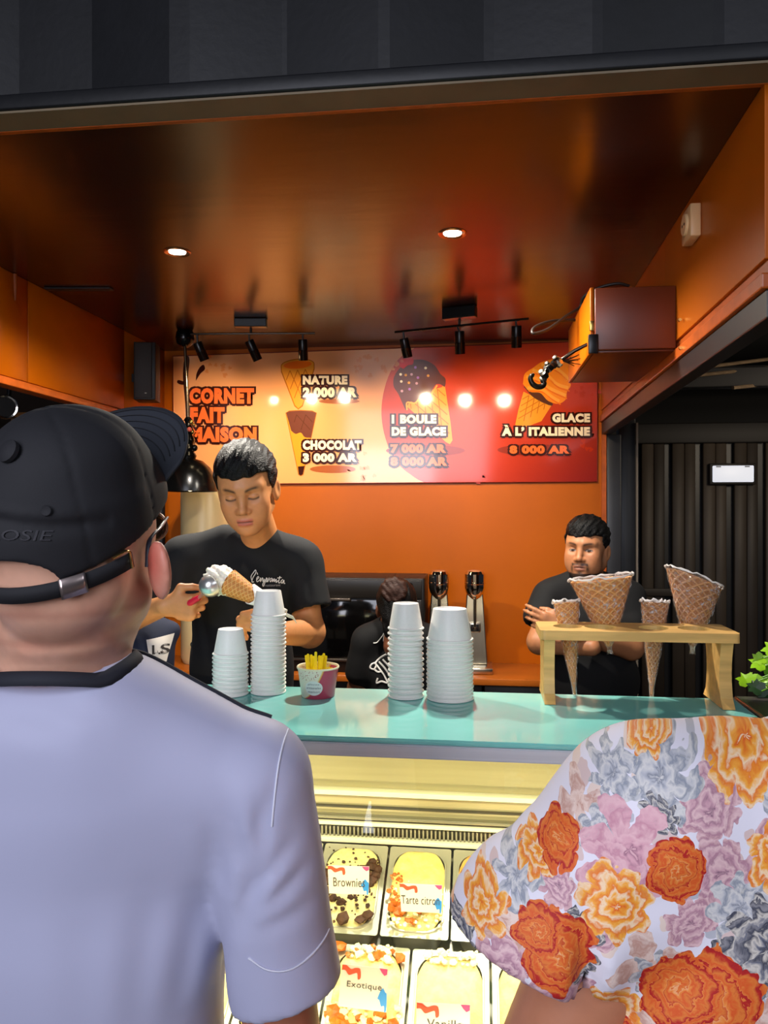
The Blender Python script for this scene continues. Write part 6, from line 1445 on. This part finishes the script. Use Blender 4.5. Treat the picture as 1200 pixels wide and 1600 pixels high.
def floral():
    m = bpy.data.materials.new('floral_print'); m.use_nodes = True; nt = m.node_tree; b = nt.nodes['Principled BSDF']; b.inputs['Roughness'].default_value = .7; L = nt.links.new
    def grp(name, n, sharp, K, cols, petal, tw):
        g = bpy.data.node_groups.new(name, 'ShaderNodeTree')
        for nm, tp, io in (('V', 'NodeSocketVector', 'INPUT'), ('N', 'NodeSocketFloat', 'INPUT'), ('Color', 'NodeSocketColor', 'OUTPUT'), ('Mask', 'NodeSocketFloat', 'OUTPUT')): g.interface.new_socket(nm, in_out=io, socket_type=tp)
        gi, go = g.nodes.new('NodeGroupInput'), g.nodes.new('NodeGroupOutput'); LK = g.links.new
        def mt(op, *a):
            q = g.nodes.new('ShaderNodeMath'); q.operation = op
            for i, v in enumerate(a):
                if isinstance(v, (int, float)): q.inputs[i].default_value = v
                else: LK(v, q.inputs[i])
            return q.outputs[0]
        s = g.nodes.new('ShaderNodeSeparateXYZ'); LK(gi.outputs[0], s.inputs[0]); x, y = s.outputs[0], s.outputs[1]; N = gi.outputs[1]
        r = mt('SQRT', mt('ADD', mt('MULTIPLY', x, x), mt('MULTIPLY', y, y))); th = mt('ARCTAN2', y, x)
        nn = mt('SUBTRACT', N, .5)
        edge = mt('MULTIPLY_ADD', mt('POWER', mt('ABSOLUTE', mt('COSINE', mt('MULTIPLY_ADD', th, n/2, mt('MULTIPLY', nn, 1.6)))), sharp), petal, 1-petal)
        edge = mt('MULTIPLY_ADD', nn, .35, edge)
        mask = mt('LESS_THAN', r, edge)
        t = mt('MULTIPLY_ADD', r, K, mt('MULTIPLY', th, tw)); t = mt('ADD', t, mt('MULTIPLY', mt('SINE', mt('MULTIPLY_ADD', th, n, mt('MULTIPLY', r, 7))), .14)); t = mt('MULTIPLY_ADD', nn, .9, t)
        hn = g.nodes.new('ShaderNodeTexNoise'); hn.inputs['Scale'].default_value = 9; hn.inputs['Detail'].default_value = 4; LK(gi.outputs[0], hn.inputs['Vector']); t = mt('ADD', t, mt('MULTIPLY', mt('SUBTRACT', hn.outputs['Fac'], .5), 1.1))
        fr = mt('FRACT', t)
        # outer petals drift to the darker end of the ramp
        fr = mt('ADD', mt('MULTIPLY', fr, .62), mt('MULTIPLY', r, .38))
        rp_ = g.nodes.new('ShaderNodeValToRGB'); LK(fr, rp_.inputs[0]); cr = rp_.color_ramp
        cr.elements[0].position = 0; cr.elements[0].color = (*rgb(cols[0]), 1); cr.elements[1].position = 1; cr.elements[1].color = (*rgb(cols[-1]), 1)
        for i, c_ in enumerate(cols[1:-1]): e = cr.elements.new((i+1)/(len(cols)-1)); e.color = (*rgb(c_), 1)
        LK(rp_.outputs[0], go.inputs[0]); LK(mask, go.inputs[1]); return g
    G = {'rose': grp('rose', 6, .5, 3.2, ['#f2b98a', '#e98a3c', '#d9561e', '#e07a30', '#b81f1a', '#a01418'], .18, .16),
         'orange': grp('orange_bloom', 7, .6, 2.6, ['#d8421a', '#e98422', '#f4a83c', '#f6d9b4', '#e6781e', '#e9a35a'], .34, .0),
         'lily': grp('pink_lily', 6, .9, 1.6, ['#8a5a72', '#d7a0ae', '#e3b6bd', '#c68a9c', '#e7c4c8'], .62, .0),
         'grey': grp('grey_leaf', 8, .8, 1.8, ['#6d7280', '#b4b6bf', '#d9d6d4', '#8e94a2', '#c9c6c0'], .55, .0),
         'navy': grp('navy_bloom', 9, .7, 2.4, ['#1d2030', '#6d7080', '#d2cbc2', '#3a3d4e', '#8e8c92', '#26283a'], .42, .08),
         'mauve': grp('mauve_bloom', 6, .6, 2.4, ['#6a4a62', '#c99aa8', '#e4c0c2', '#b07f92', '#dfb8b6'], .36, .05),
         'leaf': grp('peach_leaf', 4, 1.2, 1.2, ['#d9b3a2', '#ecd2c6', '#c79a8c', '#f0ddd4'], .7, .0)}
    at = nt.nodes.new('ShaderNodeAttribute'); at.attribute_name = 'fuv'
    nz = nt.nodes.new('ShaderNodeTexNoise'); nz.inputs['Scale'].default_value = .040; nz.inputs['Detail'].default_value = 1.5; L(at.outputs['Vector'], nz.inputs['Vector'])
    # warp the cloth a little so that petals bend
    wn = nt.nodes.new('ShaderNodeTexNoise'); wn.inputs['Scale'].default_value = .03; wn.inputs['Detail'].default_value = 2; L(at.outputs['Vector'], wn.inputs['Vector'])
    ws = nt.nodes.new('ShaderNodeVectorMath'); ws.operation = 'SUBTRACT'; L(wn.outputs['Color'], ws.inputs[0]); ws.inputs[1].default_value = (.5, .5, .5)
    wm = nt.nodes.new('ShaderNodeVectorMath'); wm.operation = 'MULTIPLY_ADD'; L(ws.outputs[0], wm.inputs[0]); wm.inputs[1].default_value = (34, 34, 0); L(at.outputs['Vector'], wm.inputs[2])
    cur = None
    FL = [('leaf', 880, 1240, 40, .3), ('leaf', 1110, 1190, 50, 1.), ('leaf', 980, 1460, 60, .2), ('leaf', 1150, 1540, 55, .8), ('leaf', 1010, 1560, 60, 1.4), ('leaf', 775, 1400, 45, .4), ('leaf', 1280, 1250, 60, .4),
          ('mauve', 1075, 1235, 52, .4), ('mauve', 1090, 1325, 55, 1.1), ('mauve', 1045, 1395, 42, .8), ('mauve', 845, 1505, 62, .2), ('mauve', 770, 1455, 46, 1.5), ('mauve', 1090, 1605, 70, .5), ('mauve', 1195, 1270, 50, .2), ('mauve', 850, 1340, 30, 0), ('mauve', 905, 1400, 30, 1),
          ('grey', 1000, 1192, 68, .5), ('grey', 930, 1195, 44, 1.2), ('grey', 1000, 1480, 48, 0), ('grey', 790, 1340, 42, .7), ('grey', 1180, 1215, 46, .3), ('grey', 1120, 1375, 55, .9), ('grey', 910, 1270, 34, .2), ('grey', 1170, 1375, 55, .4),
          ('navy', 1160, 1440, 80, .3), ('navy', 875, 1400, 38, 1), ('navy', 1195, 1590, 58, .1), ('navy', 1000, 1240, 30, .5), ('navy', 880, 1450, 30, .4), ('navy', 1100, 1160, 26, 1), ('navy', 700, 1430, 30, 1), ('navy', 1280, 1420, 70, 1),
          ('lily', 955, 1290, 78, .9), ('lily', 930, 1320, 50, .2), ('lily', 1250, 1330, 60, .2),
          ('orange', 1140, 1165, 76, .3), ('orange', 1185, 1310, 58, .9), ('orange', 932, 1362, 58, .2), ('orange', 925, 1545, 56, 1.2), ('orange', 738, 1385, 44, .3), ('orange', 985, 1143, 34, .6), ('orange', 815, 1310, 34, .2), ('orange', 1300, 1180, 60, .4),
          ('rose', 1068, 1520, 88, .2), ('rose', 1030, 1500, 60, 2.4), ('rose', 848, 1425, 56, .5), ('rose', 818, 1395, 36, 1.4), ('rose', 853, 1290, 38, 1), ('rose', 1020, 1315, 46, .3), ('rose', 955, 1600, 40, .9), ('rose', 1290, 1540, 70, .2)]
    vo = nt.nodes.new('ShaderNodeTexVoronoi'); vo.inputs['Scale'].default_value = .030; L(wm.outputs[0], vo.inputs['Vector'])
    vm = nt.nodes.new('ShaderNodeMath'); vm.operation = 'LESS_THAN'; L(vo.outputs['Distance'], vm.inputs[0]); vm.inputs[1].default_value = .36
    vr = nt.nodes.new('ShaderNodeValToRGB'); vr.color_ramp.interpolation = 'CONSTANT'; L(vo.outputs['Color'], vr.inputs[0])
    vr.color_ramp.elements[0].color = (*rgb('#d9c0bd'), 1); vr.color_ramp.elements[1].position = .4; vr.color_ramp.elements[1].color = (*rgb('#b9bac4'), 1)
    for p_, c_ in ((.55, '#e8d2c6'), (.7, '#e6e2ee')): e = vr.color_ramp.elements.new(p_); e.color = (*rgb(c_), 1)
    bx = nt.nodes.new('ShaderNodeMix'); bx.data_type = 'RGBA'; bx.inputs[6].default_value = (*rgb('#e6e2ee'), 1); L(vm.outputs[0], bx.inputs[0]); L(vr.outputs[0], bx.inputs[7]); cur = bx.outputs[2]
    for (ty, cx, cy, R, ro) in FL:
        mp = nt.nodes.new('ShaderNodeMapping'); s = 1/R; c_, s_ = math.cos(ro), math.sin(ro); mp.inputs['Scale'].default_value = (s, s, s); mp.inputs['Rotation'].default_value = (0, 0, ro); mp.inputs['Location'].default_value = (-(c_*cx-s_*cy)*s, -(s_*cx+c_*cy)*s, 0)
        L(wm.outputs[0], mp.inputs['Vector']); g = nt.nodes.new('ShaderNodeGroup'); g.node_tree = G[ty]; L(mp.outputs[0], g.inputs[0]); L(nz.outputs['Fac'], g.inputs[1])
        x = nt.nodes.new('ShaderNodeMix'); x.data_type = 'RGBA'; L(g.outputs[1], x.inputs[0]); L(cur, x.inputs[6]); L(g.outputs[0], x.inputs[7]); cur = x.outputs[2]
    L(cur, b.inputs['Base Color'])
    n2 = nt.nodes.new('ShaderNodeTexNoise'); n2.inputs['Scale'].default_value = 1000; tc = nt.nodes.new('ShaderNodeTexCoord'); L(tc.outputs['Object'], n2.inputs[0]); bp = nt.nodes.new('ShaderNodeBump'); bp.inputs['Strength'].default_value = .12; bp.inputs['Distance'].default_value = .0008; L(n2.outputs['Fac'], bp.inputs['Height']); L(bp.outputs[0], b.inputs['Normal'])
    return m
lo, hi = around([P(680, 1100, .56), P(2100, 1100, .7), P(1400, 1500, .85)], .02); lo[2] = .90
v, q = nets(shB, lo, hi, .0052); v = relaxed(v, q, 1); me = np_mesh(v, q)
d = v-A3(EYE); uu = 600+1200*(d @ A3(RT))/.60; ww = 800-1200*d[:, 2]/.60
dep = d @ A3(FW)-.56                       # cloth turning away from the back keeps its print size
uu = uu-1200*np.clip(dep, 0, 1)*.35/.60; uu = np.where(uu > 1262, 2524-uu, uu); uu = np.where(uu < 690, 1380-uu, uu); ww = np.where(ww > 1600, 3200-ww, ww)
fu = np.stack([uu, ww, np.zeros_like(uu)], 1).astype(F32)
a_ = me.attributes.new('fuv', 'FLOAT_VECTOR', 'POINT'); a_.data.foreach_set('vector', fu.ravel())
link_mesh('floral_shirt', me, floral(), pB, smooth=True)
SKB = rgb('#b87a5c')
oB = P(1425, 900, .68); RB = hframe(PI, 0, 0); RnB = npM(RB)
hB = local(fold(head_prims(.95, 0)+neck_prims(-.20, -.03, .05)), oB, RnB)
aB = fold([rc(S-UP*.03, EB, .047, .040), rc(EB, WB, .041, .028, .02)]+hand_prims(WB, FW*.8-UP*.4, RT, UP, .9, (.4,)*4))
S2e = P(CB*2-880, 1760, .66); aB2 = fold([rc(S2-UP*.03, S2e, .047, .04), rc(S2e, S2e+V3(0, .1, -.2), .04, .028, .02)])
sculpt('body', [(hB, oB-V3(.13, .15, .26), oB+V3(.13, .15, .15), .005), (aB, *around([S, EB, WB, WB+FW*.16], .07), .007), (aB2, *around([S2, S2e+V3(0, .12, -.24)], .07), .012), (shift(fold(torB), .012), *around([P(930, 1180, .6), P(1880, 1800, .85)], .03), .016)], SKIN, pB, lambda v_: np.tile(A3(SKB), (len(v_), 1)), 1)
sculpt('hair', [(local(hair3, oB, RnB), oB-V3(.14, .16, .14), oB+V3(.14, .16, .18), .007)], HAIR, pB, None, 0)
hip = P(CB, 1600, .72); hip = V3(hip.x, hip.y, .90); legs(pB, hip, 0, m=mat('dark_skirt', '#23242c', .85)); shoe_mesh(pB, (hip.x, hip.y, 0), PI)
bpy.context.view_layer.update()
